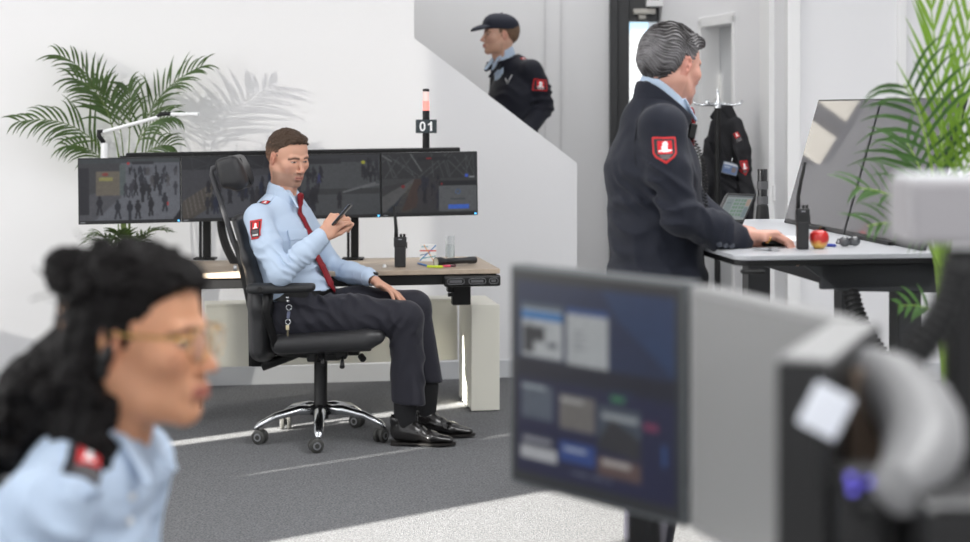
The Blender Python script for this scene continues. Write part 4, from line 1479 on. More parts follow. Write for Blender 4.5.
NAVY = mat('navy wool', (33, 36, 47), .75, spec=.25, bump=.25, bscale=700, sheen=.1)
NAVYT = mat('navy trouser cloth', (38, 38, 47), .7, spec=.3, bump=.2, bscale=800, sheen=.2)
NAVYP = mat('navy twill jacket', (25, 27, 38), .7, spec=.3, bump=.25, bscale=500, sheen=.1)
BLUE = mat('light blue shirt cotton', (190, 207, 228), .75, spec=.2, bump=.12, bscale=420)
TIE = mat('burgundy tie', (132, 24, 34), .6, spec=.3, bump=.15, bscale=900)
SHOE = mat('polished black leather', (22, 20, 20), .25, spec=.6, coat=.3, bump=.05, bscale=60)
SOCK = mat('black sock', (22, 22, 25), .9)
BELT = mat('black belt', (18, 18, 19), .4)
WATCHS = mat('brown strap', (92, 60, 42), .5)

# ------------------------------------------------------------------ the seated guard
def seated_guard():
    sk = (214, 164, 140)
    F = nrm(A(.945, -.327, 0)); R = A(F[1], -F[0], 0)
    t = thing('person', A(-.72, 6.80, 0), 'seated person in light blue shirt and burgundy tie looking at a phone', 'person')
    pel, wai, che, shl = A(-.775, 6.80, .54), A(-.822, 6.80, .68), A(-.868, 6.80, .86), A(-.884, 6.80, .965)
    nb = A(-.862, 6.798, 1.026)
    face = A(math.cos(.80), -math.sin(.80), 0)
    Rh, oh = head_frame(A(-.834, 6.79, 1.200), face, .22, .02)
    hp = dict(skin=sk, neck_w=nb - F * .0 - A(0, 0, .02), stubble=(138, 110, 96, .62), brow=(74, 54, 42), open=.0026, browt=.0052, jaw=1.02, lip=(188, 124, 110), neckr=.056)
    SR, SL = shl + R * .168 + A(-.005, 0, -.012), shl - R * .150 + A(.03, 0, -.022)
    ER, EL = P(281, 273, 6.50), P(331, 268, 7.02)
    WR, WL = P(321, 237.5, 6.53), P(369, 277, 6.84)
    HR, HL = A(-.79, 6.705, .530), A(-.79, 6.895, .530)
    KR, KL = P(409, 318, 6.69), P(417, 307, 6.885)
    AR, AL = P(408, 412, 6.69), P(428, 398, 6.885)
    core = Sdf()
    core.econe(pel, che, R, (.13, .09), (.14, .09), k=.03).econe(che, nb, R, (.13, .08), (.05, .05), k=.03)
    for a, b, c in ((SR, ER, WR), (SL, EL, WL)):
        core.chain([a, b, c], [.042, .035, .026], k=.02)
    core.econe(SR, SL, A(0, 0, 1), (.045, .05), (.045, .05), k=.03)
    for a, b, c in ((HR, KR, AR), (HL, KL, AL)):
        core.chain([a, b, c], [.065, .05, .034], k=.02); core.cone(c, A(c[0] - .01, c[1], .06), .03, .022, k=.01); core.cone(A(c[0] - .01, c[1], .06), A(c[0] + .09, c[1], .034), .022, .016, k=.01)
    parts = [head_parts(hp, Rh, oh, .955), core_part(sk, core)]
    hd = nrm(A(.05, .0, .05))
    dR = nrm(A(.60, -.05, .68))
    parts.append(hand_part(sk, wrist=WR + dR * .012, d=dR, palm=A(.35, .75, -.20), thumb_side=-1, curl=(1.05, 1.1, 1.15, 1.2), curl2=(.85, .8, .8, .8), spread=.03, thumb=(.35, .75), thumb_curl=.25, L=1.08))
    dL = nrm(A(.80, -.30, -.42))
    parts.append(hand_part(sk, wrist=WL + dL * .015, d=dL, palm=A(-.30, -.10, -1), thumb_side=1, curl=(.10, .06, .08, .12), curl2=(.28, .22, .25, .3), spread=.15, thumb=(.8, .25), L=1.03))
    v, q, c = join(parts)
    body = mesh_obj('body', v, q, SKIN, t, None, True, cols=c)
    # hair
    line = ([-.14, -.075, -.045, -.020, -.004, .014, .020, .032, .055, .072, .12], [-.046, -.040, -.018, .024, -.008, -.002, .034, .058, .070, .080, .096])
    s = short_hair(.006, .0025, line, 3, 210, .0028, front=.012, fringe=[((0, .046, .094), (.050, .032, .017)), ((.012, .060, .090), (.034, .024, .016))])
    v, q = hair_mesh(s, Rh, oh, .955, .0026)
    mesh_obj('hair', v, q, mat('short brown hair', attr=True, rough=.6, spec=.3, bump=.6, bscale=380, var=.35, vscale=160), t, cols=hair_cols(v, Rh, oh, .955, (72, 56, 44), (164, 126, 104), -.045, .050))
    # shirt
    s = Sdf()
    s.econe(pel + A(-.01, 0, .090), wai, R, (.164, .124), (.168, .128), k=.03)
    s.econe(wai, che, R, (.168, .130), (.178, .122), k=.04)
    s.econe(che, shl - A(0, 0, .012), R, (.178, .120), (.150, .088), k=.04)
    s.ell(wai + F * .055 + A(0, 0, -.06), (.115, .115, .10), k=.05)
    s.econe(SR - R * .02, SL + R * .02, A(0, 0, 1), (.046, .056), (.046, .056), k=.03)
    s.cone(shl + A(0, 0, .01), nb - A(0, 0, .002), .070, .060, k=.05)
    s.chain([SR, SR * .5 + ER * .5 + A(-.006, -.008, 0), ER, ER * .45 + WR * .55, WR], [.058, .057, .050, .047, .039], k=.022)
    s.chain([SL, SL * .5 + EL * .5, EL, EL * .45 + WL * .55, WL], [.056, .055, .050, .045, .038], k=.022)
    s.econe(WR - dR * .050, WR - dR * .006, A(0, 1, 0), (.041, .041), (.040, .040), k=.004)
    dl2 = nrm(WL - EL)
    s.econe(WL - dl2 * .055, WL - dl2 * .006, A(0, 1, 0), (.041, .040), (.040, .038), k=.004)
    cloth_folds(s, [(ER + A(.0, 0, .02), A(.6, 0, .8), .10, .0042, .036), (SR * .5 + ER * .5, A(.2, 0, 1), .13, .0035, .06), (wai + F * .11, A(.3, -.1, 1), .15, .0042, .05),
                    (EL + A(.03, 0, 0), nrm(WL - EL), .12, .0042, .036), (ER * .5 + WR * .5, nrm(WR - ER), .10, .0035, .032), (SR + F * .07 - A(0, 0, .05), A(.8, -.4, .5), .10, .003, .04), (pel + F * .10 + A(0, 0, .06), A(.1, 0, 1), .16, .004, .045), (che - F * .08, A(.3, .1, 1), .16, .003, .055)])
    shirt = sdf_obj('shirt', s, .0055, BLUE, t, 1)
    # cuffs, collar
    for w_, d_ in ((WR, dR), (WL, dl2)):
        b = MB(); b.torus(w_ - d_ * .006, d_, .0385, .0035, 22, 8); b.torus(w_ - d_ * .055, d_, .0405, .0025, 22, 6); b.build('cuff', BLUE, shirt, smooth=True)
    col = Sdf()
    up_ = nrm(oh - nb + A(0, 0, .05))
    col.cone(nb - A(0, 0, .012), nb + up_ * .036, .075, .068, k=.004)
    nk0, nk1 = nb - A(0, 0, .06), nb + up_ * .16
    col.cone(nk0, nk1, .066, .060, k=.002, op='s')
    tl = nrm(F * .80 + A(0, 0, .60))
    col.keep(lambda X, Y, Z: ((X - nb[0]) * tl[0] + (Y - nb[1]) * tl[1] + (Z - nb[2]) * tl[2]) - .058 , k=.003)
    for sg in (-1, 1):
        a0 = nb + F * .052 + R * sg * .030 + A(0, 0, .026)
        col.econe(a0, nb + F * .096 + R * sg * .046 + A(0, 0, -.036), nrm(R * sg + F * .1), (.019, .0045), (.009, .0035), k=.004)
        col.econe(nb + R * sg * .064 + A(0, 0, .012), a0 + A(0, 0, -.006), A(0, 0, 1), (.020, .005), (.020, .005), k=.004)
    sdf_obj('collar', col, .0024, BLUE, shirt, 1)
    # pocket and placket
    pkc = che + F * .120 + R * .075 + A(0, 0, -.015)
    b = MB()
    im = Img(12, 12, (186, 208, 236)); 
    ru = nrm(R - F * .25)
    picture('chest_pocket', pkc - ru * .055 + A(0, 0, .05), pkc + ru * -.055 * -1 + A(0, 0, .05), pkc - ru * .055 + A(0, 0, -.07), im, BLUE, shirt, target=shirt, nrmdir=nrm(F + R * .25), lift=.002, th=.003)
    picture('pocket_flap', pkc - ru * .058 + A(0, 0, .056), pkc + ru * .058 + A(0, 0, .056), pkc - ru * .058 + A(0, 0, .012), im, BLUE, shirt, target=shirt, nrmdir=nrm(F + R * .25), lift=.0045, th=.003)
    # tie
    s = Sdf()
    kn = nb + F * .086 + A(0, 0, .000)
    s.econe(kn + A(0, 0, .012), kn - A(0, 0, .022), R, (.020, .013), (.013, .010), k=.004)
    hit = surface_of(shirt)
    path = [kn - A(0, 0, .018)]
    for z_, dx in ((.985, 0), (.94, .004), (.88, .012), (.81, .020), (.74, .030), (.665, .045)):
        k_ = np.interp(z_, [.54, .68, .86, .965], [0, 1, 2, 3]); k0 = min(int(k_), 2); sp = [pel, wai, che, shl]
        cc = sp[k0] * (1 - (k_ - k0)) + sp[k0 + 1] * (k_ - k0)
        path.append(hit(cc + F * .125 + A(dx, 0, 0), F, .06, .007))
    hw = [.013, .017, .021, .026, .030, .034, .037]
    for i in range(6):
        s.econe(path[i], path[i + 1], nrm(R * .85 + A(.1, -.25, -.1)), (hw[i], .007), (hw[i + 1], .007), k=.006)
    s.econe(path[-1], path[-1] + A(.015, 0, -.030), nrm(R * .85 + A(.1, -.25, -.1)), (.034, .006), (.008, .005), k=.004)
    sdf_obj('tie', s, .0032, TIE, t, 1)
    # trousers
    s = Sdf()
    s.econe(pel + A(-.03, 0, -.01), pel + A(-.012, 0, .052), A(0, 1, 0), (.178, .124), (.174, .122), k=.04)
    s.ell(pel + A(-.01, 0, -.04), (.14, .18, .075), k=.05)
    s.econe(pel + A(-.07, 0, -.01), pel + A(-.075, 0, .055), A(0, 1, 0), (.150, .085), (.140, .085), k=.03)
    for H, K, An, sg, ln in ((HR, KR, AR, -1, .008), (HL, KL, AL, 1, .0)):
        s.chain([H, H * .5 + K * .5 + A(0, 0, .004), K + A(-.012, 0, 0)], [.098, .088, .071], k=.05)
        s.econe(K + A(-.012, 0, -.005), An + A(.002, 0, -.002), A(1, 0, 0), (.070, .070), (.073, .060), k=.025)
        s.plane(An + A(0, 0, -.004), A(-.10, 0, -1), .004) if False else None
    hemz = [AR[2] + .035, AL[2] + .075]
    s.keep(lambda X, Y, Z: np.where(X < -.52, -1., np.where(Y < 6.79, hemz[0] + (X + .31) * -.12 - Z, hemz[1] + (X + .25) * -.12 - Z)), k=.003)
    cloth_folds(s, [(HR + A(.10, -.06, .05), A(.8, 0, .55), .16, .0045, .05), (HR + A(.03, -.09, .02), A(.5, 0, .9), .13, .0045, .05), (KR + A(-.05, 0, -.05), A(.7, 0, -.6), .10, .0035, .045), (KR + A(-.16, -.04, .03), A(.8, .2, .6), .13, .003, .05),
                    (AR + A(0, -.05, .14), A(.95, .2, .35), .20, .003, .06), (KR + A(.0, -.06, -.12), A(.85, .1, -.5), .14, .003, .06), (KL + A(-.04, 0, -.05), A(.6, 0, -.7), .12, .003, .05), (pel + F * .1 + A(.05, -.03, .05), A(.9, 0, .2), .13, .004, .045)])
    tr = sdf_obj('trousers', s, .006, NAVYT, t, 1)
    # creases down the shins
    # belt
    b = MB()
    bc_ = pel + A(-.010, 0, .082)
    pts = [bc_ + R * .174 * math.cos(a) + F * .140 * math.sin(a) + A(0, 0, .004) for a in np.linspace(0, 2 * math.pi, 41)]
    for i in range(40):
        pass
    V, Fc = [], []
    for p in pts[:-1]:
        o_ = nrm(p - bc_)
        V += [p + A(0, 0, -.02), p + A(0, 0, .02), p + o_ * .004 + A(0, 0, .02), p + o_ * .004 + A(0, 0, -.02)]
    for i in range(40):
        j = (i + 1) % 40
        for k in range(4):
            Fc.append([i * 4 + k, i * 4 + (k + 1) % 4, j * 4 + (k + 1) % 4, j * 4 + k])
    b.add(V, Fc); b.build('belt', BELT, t, smooth='auto')
    # socks and shoes
    for An, K, nm in ((AR, KR, 0), (AL, KL, 1)):
        y0 = An[1]; x0 = P((403, 424)[nm], 0, y0)[0]
        s = Sdf(); s.cone(A(x0 + .012, y0, .22), A(x0 + .006, y0, .075), .052, .044, k=.01)
        sdf_obj('sock', s, .006, SOCK, t, 1)
        heel = A(x0 - .045, y0, .0); tdir = nrm(A(1, -.10 if nm == 0 else -.16, 0)); tl_ = np.cross(A(0, 0, 1), tdir)
        hp_ = lambda a, z, l=0.: heel + tdir * a + tl_ * l + A(0, 0, z)
        s = Sdf()
        s.econe(hp_(.030, .055), hp_(.090, .050), tl_, (.034, .034), (.038, .036), k=.02)
        s.econe(hp_(.035, .108), hp_(.040, .06), tl_, (.040, .046), (.036, .042), k=.02)
        s.econe(hp_(.085, .060), hp_(.165, .036), tl_, (.037, .034), (.044, .024), k=.03)
        s.econe(hp_(.165, .036), hp_(.245, .026), tl_, (.045, .022), (.024, .013), k=.02)
        s.keep(lambda X, Y, Z: .014 - Z, k=.004)
        s.keep(lambda X, Y, Z: Z - .125 + (X - heel[0] - .04) * .25, k=.003)
        s.cone(hp_(.035, .20), hp_(.038, .10), .042, .036, k=.004, op='s')
        s.disp(lambda X, Y, Z: .0016 * np.sin(((X - heel[0]) * 180)) * np.exp(-(((X - heel[0]) - .13) / .03) ** 2))
        sh = sdf_obj('shoe', s, .0042, SHOE, t, 1)
        b = MB()
        def outl(g):
            o = []
            for a, hw_ in ((-.004, .020), (.006, .029), (.03, .034), (.08, .034), (.12, .038), (.165, .045), (.205, .042), (.24, .027), (.268, .012)):
                o.append((a, hw_ + g))
            return [(a, w_) for a, w_ in o] + [(a, -w_) for a, w_ in reversed(o)]
        b.prism(outl(0), hp_(0, .008), tdir, tl_, .008)
        b.prism([(a, w_) for a, w_ in outl(-.002) if a < .075], hp_(0, 0), tdir, tl_, .0085)
        b.build('sole', mat('dark sole', (26, 22, 20), .6), sh)
        b = MB()
        for k in range(4):
            a = .095 + k * .018; z = .097 - k * .0105
            b.tube([hp_(a, z - .012, -.018), hp_(a + .004, z, 0), hp_(a, z - .012, .018)], .0022, 6)
        b.build('laces', BLACKP, sh, smooth=True)
    # badges
    cR = SR * .58 + ER * .42
    patch('box', 'sleeve_badge', shirt, shirt, P(260.5, 229, 6.6), nrm(A(-.25, -1, .05)), nrm(A(-.18, 0, 1)), .052, .078, lift=.006)
    # shoulder slide
    ep = SR - R * .06 + A(0, 0, .085)
    patch('rank', 'rank_slide', shirt, shirt, SR - R * .045 + A(0, 0, .05), nrm(R * .45 + A(0, 0, 1) - F * .02), nrm(-R + A(0, 0, .3)), .05, .06, lift=.004)
    picture('shoulder_strap', SR - R * .115 - F * .026 + A(0, 0, .06), SR - R * .115 + F * .026 + A(0, 0, .06), SR + R * .012 - F * .026 + A(0, 0, .06), Img(8, 14, (186, 208, 236)), BLUE, shirt, target=shirt, nrmdir=nrm(R * .35 + A(0, 0, 1)), lift=.0022, th=.003)
    # watch
    wt = thing('wrist_watch', WL, 'wrist watch with brown leather strap on the seated guard resting hand', 'watch')
    b = MB(); wc = WL + dL * .017
    V, Fc = [], []
    u_ = nrm(np.cross(dL, A(0, 0, 1))); w_ = np.cross(dL, u_)
    n = 28
    for i in range(n):
        a = 2 * math.pi * i / n
        e = u_ * math.cos(a) * .0325 + w_ * math.sin(a) * .0255
        V += [wc + e - dL * .009, wc + e * 1.06 - dL * .009, wc + e * 1.06 + dL * .009, wc + e + dL * .009]
    for i in range(n):
        j = (i + 1) % n
        for k in range(4): Fc.append([i * 4 + k, i * 4 + (k + 1) % 4, j * 4 + (k + 1) % 4, j * 4 + k])
    b.add(V, Fc); b.build('strap', WATCHS, wt, smooth='auto')
    zt = w_ if w_[2] > 0 else -w_
    MB().lathe([(.0001, 0), (.016, 0), (.016, .006), (.013, .0075), (.0001, .0075)], wc + zt * .026, zt, 20).build('dial', mat('dark dial', (38, 36, 36), .2, metal=.5), wt, smooth='auto')
    # phone in the raised hand
    pa, pb_ = P(334, 224, 6.50), P(350, 205.5, 6.50)
    ph = thing('smartphone', (pa + pb_) / 2, 'slim black smartphone held up in the seated guard hand', 'phone')
    ax = nrm(pb_ - pa); nn = nrm(np.cross(ax, A(.04, 1, -.06))); wv = np.cross(nn, ax)
    Rp = np.stack([ax, wv, nn], 1)
    MB().box((pa + pb_) / 2, (np.linalg.norm(pb_ - pa) * 1.12, .066, .009), Rp).build('case', mat('phone black', (24, 25, 28), .3), ph, bev=.003)
    sgn = 1 if nn[0] < 0 else -1
    MB().box((pa + pb_) / 2 + nn * sgn * .0048, (np.linalg.norm(pb_ - pa) * 1.06, .060, .0008), Rp).build('screen', mat('phone screen', (110, 124, 150), .1, emit=(110, 124, 150), estr=.3), ph)
    # key ring on the belt
    k0 = P(288, 294, 6.565)
    kr = thing('key_holder', k0, 'chrome key clip hanging from the seated guard belt beside the seat', 'keys')
    z = lambda py: 1.4 - (py - HY) * 6.565 / 1600
    x_ = k0[0]; y_ = 6.565
    b = MB(); b.lathe([(.0001, 0), (.006, .001), (.006, .004), (.0001, .006)], A(x_ - .002, y_, z(297.5)), A(0, -1, 0), 14); b.lathe([(.0001, 0), (.005, .001), (.005, .004), (.0001, .006)], A(x_, y_, z(301)), A(0, -1, 0), 14); b.build('belt_stud', CHROME, kr, smooth='auto')
    MB().torus(A(x_ + .004, y_, z(307.5)), A(0, 1, 0), .011, .0022).build('upper_ring', CHROME, kr, smooth=True)
    MB().box(A(x_ + .002, y_, z(315)), (.013, .006, .030), rot((0, 1, 0), .15)).build('snap_hook', mat('steel blue clip', (120, 126, 150), .3, metal=.8), kr, bev=.003)
    MB().torus(A(x_, y_, z(322)), A(0, 1, 0), .010, .0022).build('lower_ring', CHROME, kr, smooth=True)
    b = MB(); b.box(A(x_ - .002, y_, z(327.5)), (.014, .004, .020)); b.build('key_head', mat('brass key', (226, 214, 180), .3, metal=.8), kr, bev=.003)
    MB().box(A(x_ - .001, y_, z(333)), (.007, .003, .026)).build('key_blade', mat('brass dull', (120, 112, 92), .35, metal=.8), kr, bev=.001)
seated_guard()

def shoes_simple(t, spots):
    for c, d in spots:
        tl_ = np.cross(A(0, 0, 1), nrm(d)); d = nrm(d); h_ = np.asarray(c, float)
        s = Sdf()
        s.econe(h_ + d * .03 + A(0, 0, .05), h_ + d * .15 + A(0, 0, .036), tl_, (.036, .040), (.044, .026), k=.02)
        s.econe(h_ + d * .15 + A(0, 0, .036), h_ + d * .23 + A(0, 0, .026), tl_, (.045, .022), (.026, .015), k=.02)
        s.cone(h_ + d * .035 + A(0, 0, .06), h_ + d * .035 + A(0, 0, .105), .04, .042, k=.02)
        z0 = c[2]
        s.keep(lambda X, Y, Z: z0 + .006 - Z, k=.003)
        sh = sdf_obj('shoe', s, .007, SHOE, t, 1)

# ------------------------------------------------------------------ the guard at the control desk
def standing_guard():
    sk = (216, 164, 146)
    t = thing('person', A(.505, 4.75, 0), 'standing person with grey hair in a navy blazer leaning on the control desk', 'person')
    F = nrm(A(.99, .14, 0)); R = A(F[1], -F[0], 0)
    Y0 = 4.75
    pel, wai, che, shl = A(.500, Y0, .90), A(.496, Y0, 1.06), A(.484, Y0, 1.22), A(.488, Y0, 1.355)
    nb = A(.522, Y0, 1.425)
    face = A(.777, .63, 0)
    Rh, oh = head_frame(A(.556, Y0 + .01, 1.533), face, .14, 0)
    hp = dict(skin=sk, neck_w=nb - A(0, 0, .02), stubble=(168, 122, 108, .3), brow=(62, 52, 48), open=.0036, browt=.0050, jaw=1.04, red=(206, 116, 104), neckr=.060, nose=1.08)
    SR, SL = shl + R * .172, shl - R * .160 + A(.045, 0, -.010)
    ER, WR = P(681, 216, 4.50), P(741, 240.5, 4.61)
    EL, WL = A(.64, 5.01, 1.10), P(724, 226.5, 4.93)
    core = Sdf()
    core.econe(pel, che, R, (.13, .09), (.14, .09), k=.03).econe(che, nb, R, (.13, .08), (.05, .05), k=.03)
    core.econe(SR, SL, A(0, 0, 1), (.045, .05), (.045, .05), k=.03)
    for a, b, c in ((SR, ER, WR), (SL, EL, WL)): core.chain([a, b, c], [.042, .036, .027], k=.02)
    feet = []
    for sg in (-1, 1):
        H = pel + R * sg * .09 + A(0, 0, -.04); K = H + A(.02, 0, -.40); An = A(.48, H[1], .10)
        core.chain([H, K, An], [.07, .052, .035], k=.02); feet.append((H, K, An))
    parts = [head_parts(hp, Rh, oh, .945), core_part(sk, core)]
    dR = nrm(A(.95, .16, .02))
    parts.append(hand_part(sk, wrist=WR + dR * .010 + A(0, 0, .012), d=dR, palm=A(.05, -.22, -1), thumb_side=1, curl=(.45, .48, .55, .6), curl2=(.55, .55, .55, .6), spread=.06, thumb=(.5, .5), L=1.12))
    dL = nrm(A(.80, -.50, -.12))
    parts.append(hand_part(sk, wrist=WL + dL * .005, d=dL, palm=A(0, 0, -1), thumb_side=-1, curl=(.3, .25, .3, .35), curl2=(.4, .4, .42, .45), spread=.08, thumb=(.6, .3), L=1.03))
    v, q, c = join(parts)
    body = mesh_obj('body', v, q, SKIN, t, None, True, cols=c)
    # swept back grey hair
    line = ([-.14, -.075, -.050, -.034, -.024, -.006, .004, .020, .030, .050, .070, .12], [-.062, -.060, -.040, .004, .030, .030, -.006, -.014, .040, .058, .068, .076])
    s = short_hair(.013, .0055, line, 8, 170, .0, front=.024, fringe=[((.012, .066, .088), (.042, .034, .020)), ((.036, .060, .080), (.024, .030, .018))])
    def flow(X, Y, Z):                     # coordinate across the combed strands
        return Z * .9 + Y * np.where(Z > .06, .15, .55) + .012 * np.sin(Y * 55 + X * 20) + .006 * wob(X, Y, Z, 60, 3)
    def ridges(X, Y, Z):
        c = flow(X, Y, Z)
        return .0024 * np.sin(c * 620 + 2.5 * wob(X, Y, Z, 45, 6)) + .0014 * np.sin(c * 1350 + X * 90) + .0016 * wob(X, Y, Z, 110, 12)
    s.disp(ridges)
    v, q = hair_mesh(s, Rh, oh, .945, .0022)
    l = ((v - oh) @ Rh) / .945
    c_ = flow(l[:, 0], l[:, 1], l[:, 2])
    st = .5 * np.sin(c_ * 900 + 3 * wob(l[:, 0], l[:, 1], l[:, 2], 70, 21)) + .6 * wob(l[:, 0], l[:, 1], l[:, 2], 95, 4) + .35 * np.sin(c_ * 2400 + l[:, 0] * 300)
    grey = .34 + .30 * np.exp(-((l[:, 2] - .02) / .035) ** 2) - .22 * np.clip((l[:, 2] - .07) / .04, 0, 1) - .25 * np.clip((-.02 - l[:, 2]) / .03, 0, 1) * (l[:, 1] < -.03)
    m = np.clip(grey + .30 * st, 0, 1)[:, None]
    hc = np.array(lin(44, 40, 40)) * (1 - m) + np.array(lin(150, 148, 150)) * m
    mesh_obj('hair', v, q, mat('greying hair', attr=True, rough=.5, spec=.3), t, cols=hc)
    # shirt collar and the tie
    s = Sdf(); up_ = nrm(A(.02, 0, 1) + F * .10)
    s.cone(nb - A(0, 0, .02), nb + up_ * .040, .079, .071, k=.004)
    s.cone(nb - A(0, 0, .07), nb + up_ * .16, .069, .063, k=.002, op='s')
    tl = nrm(F * .62 + A(0, 0, .78))
    s.keep(lambda X, Y, Z: ((X - nb[0]) * tl[0] + (Y - nb[1]) * tl[1] + (Z - nb[2]) * tl[2]) - .040, k=.003)
    for sg in (-1, 1):
        s.econe(nb + F * .058 + R * sg * .040 + A(0, 0, .005), nb + F * .095 + R * sg * .042 + A(0, 0, -.055), nrm(R * sg + F * .2), (.020, .005), (.010, .004), k=.004)
    s.econe(nb + F * .01 - A(0, 0, .03), nb + F * .05 - A(0, 0, .16), R, (.070, .05), (.05, .03), k=.02)
    sdf_obj('shirt', s, .003, BLUE, t, 1)
    s = Sdf(); s.econe(nb + F * .088 - A(0, 0, .028), nb + F * .098 - A(0, 0, .055), R, (.018, .014), (.013, .010), k=.003)
    s.econe(nb + F * .096 - A(0, 0, .055), nb + F * .092 - A(0, 0, .16), R, (.016, .008), (.024, .007), k=.004)
    sdf_obj('tie', s, .004, TIE, t, 1)
    # blazer
    s = Sdf()
    s.econe(A(.505, Y0, .80), pel + A(.012, 0, .02), R, (.195, .136), (.195, .136), k=.03, cap=.3)
    s.econe(pel + A(.012, 0, .02), wai + A(.012, 0, 0), R, (.195, .136), (.185, .132), k=.04)
    s.econe(wai + A(.012, 0, 0), che + A(.012, 0, 0), R, (.185, .132), (.195, .128), k=.04)
    s.econe(che + A(.012, 0, 0), shl - A(-.008, 0, .01), R, (.195, .128), (.160, .086), k=.05)
    s.econe(SR - R * .02, SL + R * .02, A(0, 0, 1), (.046, .056), (.046, .056), k=.03)
    s.cone(shl + A(.006, 0, .015), nb - A(0, 0, .005), .076, .074, k=.05)
    M_ = SR * .5 + ER * .5 + A(-.010, -.005, 0)
    s.chain([SR - A(0, 0, .005), M_], [.060, .059], k=.055); s.chain([M_, ER, ER * .42 + WR * .58, WR - dR * .01], [.059, .055, .053, .046], k=.02)
    s.chain([SL, SL * .5 + EL * .5, EL, WL - dL * .01], [.068, .066, .060, .046], k=.02)
    s.cone(nb - A(0, 0, .07), nb + up_ * .1, .075, .078, k=.004, op='s')
    s.econe(nb + F * .075 + A(0, 0, .01), nb + F * .13 - A(0, 0, .20), R, (.046, .050), (.010, .022), k=.01, op='s')
    s.keep(lambda X, Y, Z: .775 - Z, k=.006)
    cloth_folds(s, [(ER + A(-.02, -.03, .03), A(.45, 0, .9), .12, .0045, .05), (SR * .45 + ER * .55 + A(-.03, -.03, 0), A(.5, .2, .8), .12, .0035, .06), (ER * .5 + WR * .5, nrm(WR - ER), .10, .004, .05), (wai + A(-.10, -.10, .02), A(.25, 0, 1), .22, .0035, .085), (A(.50, 4.62, 1.16), A(.7, 0, .7), .14, .0045, .06), (che - F * .11, A(.1, .4, 1), .18, .0025, .08), (pel + A(-.06, -.12, 0), A(.8, 0, .25), .2, .003, .09)])
    jk = sdf_obj('blazer', s, .0058, NAVY, t, 1)
    # turned collar of the blazer
    s = Sdf()
    s.cone(nb - A(0, 0, .035), nb + up_ * .022, .094, .083, k=.004)
    s.cone(nb - A(0, 0, .08), nb + up_ * .09, .080, .076, k=.002, op='s')
    s.keep(lambda X, Y, Z: ((X - nb[0]) * tl[0] + (Y - nb[1]) * tl[1] + (Z - nb[2]) * tl[2]) - .018, k=.003)
    sdf_obj('blazer_collar', s, .0032, NAVY, jk, 1)
    hit = surface_of(jk)
    for px, py in ((717.5, 242), (724.5, 244), (731, 245)):
        cb = hit(P(px, py, 4.55), A(0, -1, -.1), .20, .0005)
        MB().lathe([(.0001, .004), (.008, .003), (.0088, 0), (.0001, -.004)], cb, A(0, -1, -.2), 16).build('cuff_button', mat('dark horn button', (58, 62, 72), .3, coat=.4), jk, smooth='auto')
    hit = surface_of(jk)
    b = MB()                                                   # sleeve seam, pocket flap, centre back seam
    pts = [hit(P(px, py, 4.60), A(-.25, -1, 0), .14, .0005) for px, py in ((641, 106), (636, 122), (634, 140), (636, 160), (641, 178))]
    b.tube(pts, .0022, 6); b.build('armhole_seam', mat('navy seam', (20, 22, 31), .85), jk, smooth=True)
    patch('shield', 'sleeve_badge', jk, jk, P(664, 150.5, 4.53), nrm(A(-.05, -1, .05)), A(-.04, 0, 1), .0665, .078)
    b = MB(); pts = []                                          # trousers
    s = Sdf()
    s.econe(A(.495, Y0, .84), pel + A(0, 0, .03), R, (.17, .12), (.165, .12), k=.03)
    for H, K, An in feet:
        s.chain([H + A(0, 0, .0), K, An + A(0, 0, .02)], [.098, .075, .062], k=.05)
    s.keep(lambda X, Y, Z: .05 - Z, k=.003)
    sdf_obj('trousers', s, .009, NAVYT, t, 1)
    shoes_simple(t, [(A(An[0] - .04, An[1], 0), A(1, .1, 0)) for H, K, An in feet])
    # coiled lead of the microphone on his chest
    cl = thing('coiled_lead', P(704, 175, 4.62), 'thin black coiled lead with a small microphone hanging on the navy blazer front', 'cable')
    ctr = [P(px, py, 4.66) for px, py in ((698, 135), (703, 150), (705, 165), (708, 180), (711, 196), (712, 212))]
    ctr = np.array([hit(c_, A(.9, -.45, 0), .10, .010) for c_ in ctr])
    tt = np.linspace(0, 5, 240); pth = np.stack([np.interp(tt, range(6), ctr[:, i]) for i in range(3)], 1)
    ang = np.linspace(0, 2 * math.pi * 24, 240)
    pth = pth + np.stack([np.cos(ang) * .0065, np.sin(ang) * .0065, 0 * ang], 1)
    MB().tube(pth, .0018, 5).build('coil', RUBBER, cl, smooth=True)
    MB().box(ctr[0] + A(.004, -.004, .012), (.022, .018, .045), rot((0, 1, 0), .2)).build('microphone', BLACKP, cl, bev=.004)
    # ring
    hb = surface_of(body)
    rc = hb(P(769, 236.8, 4.55), A(-.1, -1, .35), .20, -.006)
    tag(MB().torus(rc, nrm(dR + A(0, .1, -.55)), .0098, .0016, 20, 6).build('finger_ring', mat('gold', (220, 178, 96), .25, metal=1.), smooth=True), 'thin gold ring on the hand resting on the control desk', 'ring')
    return WR, dR
WRR, DRR = standing_guard()

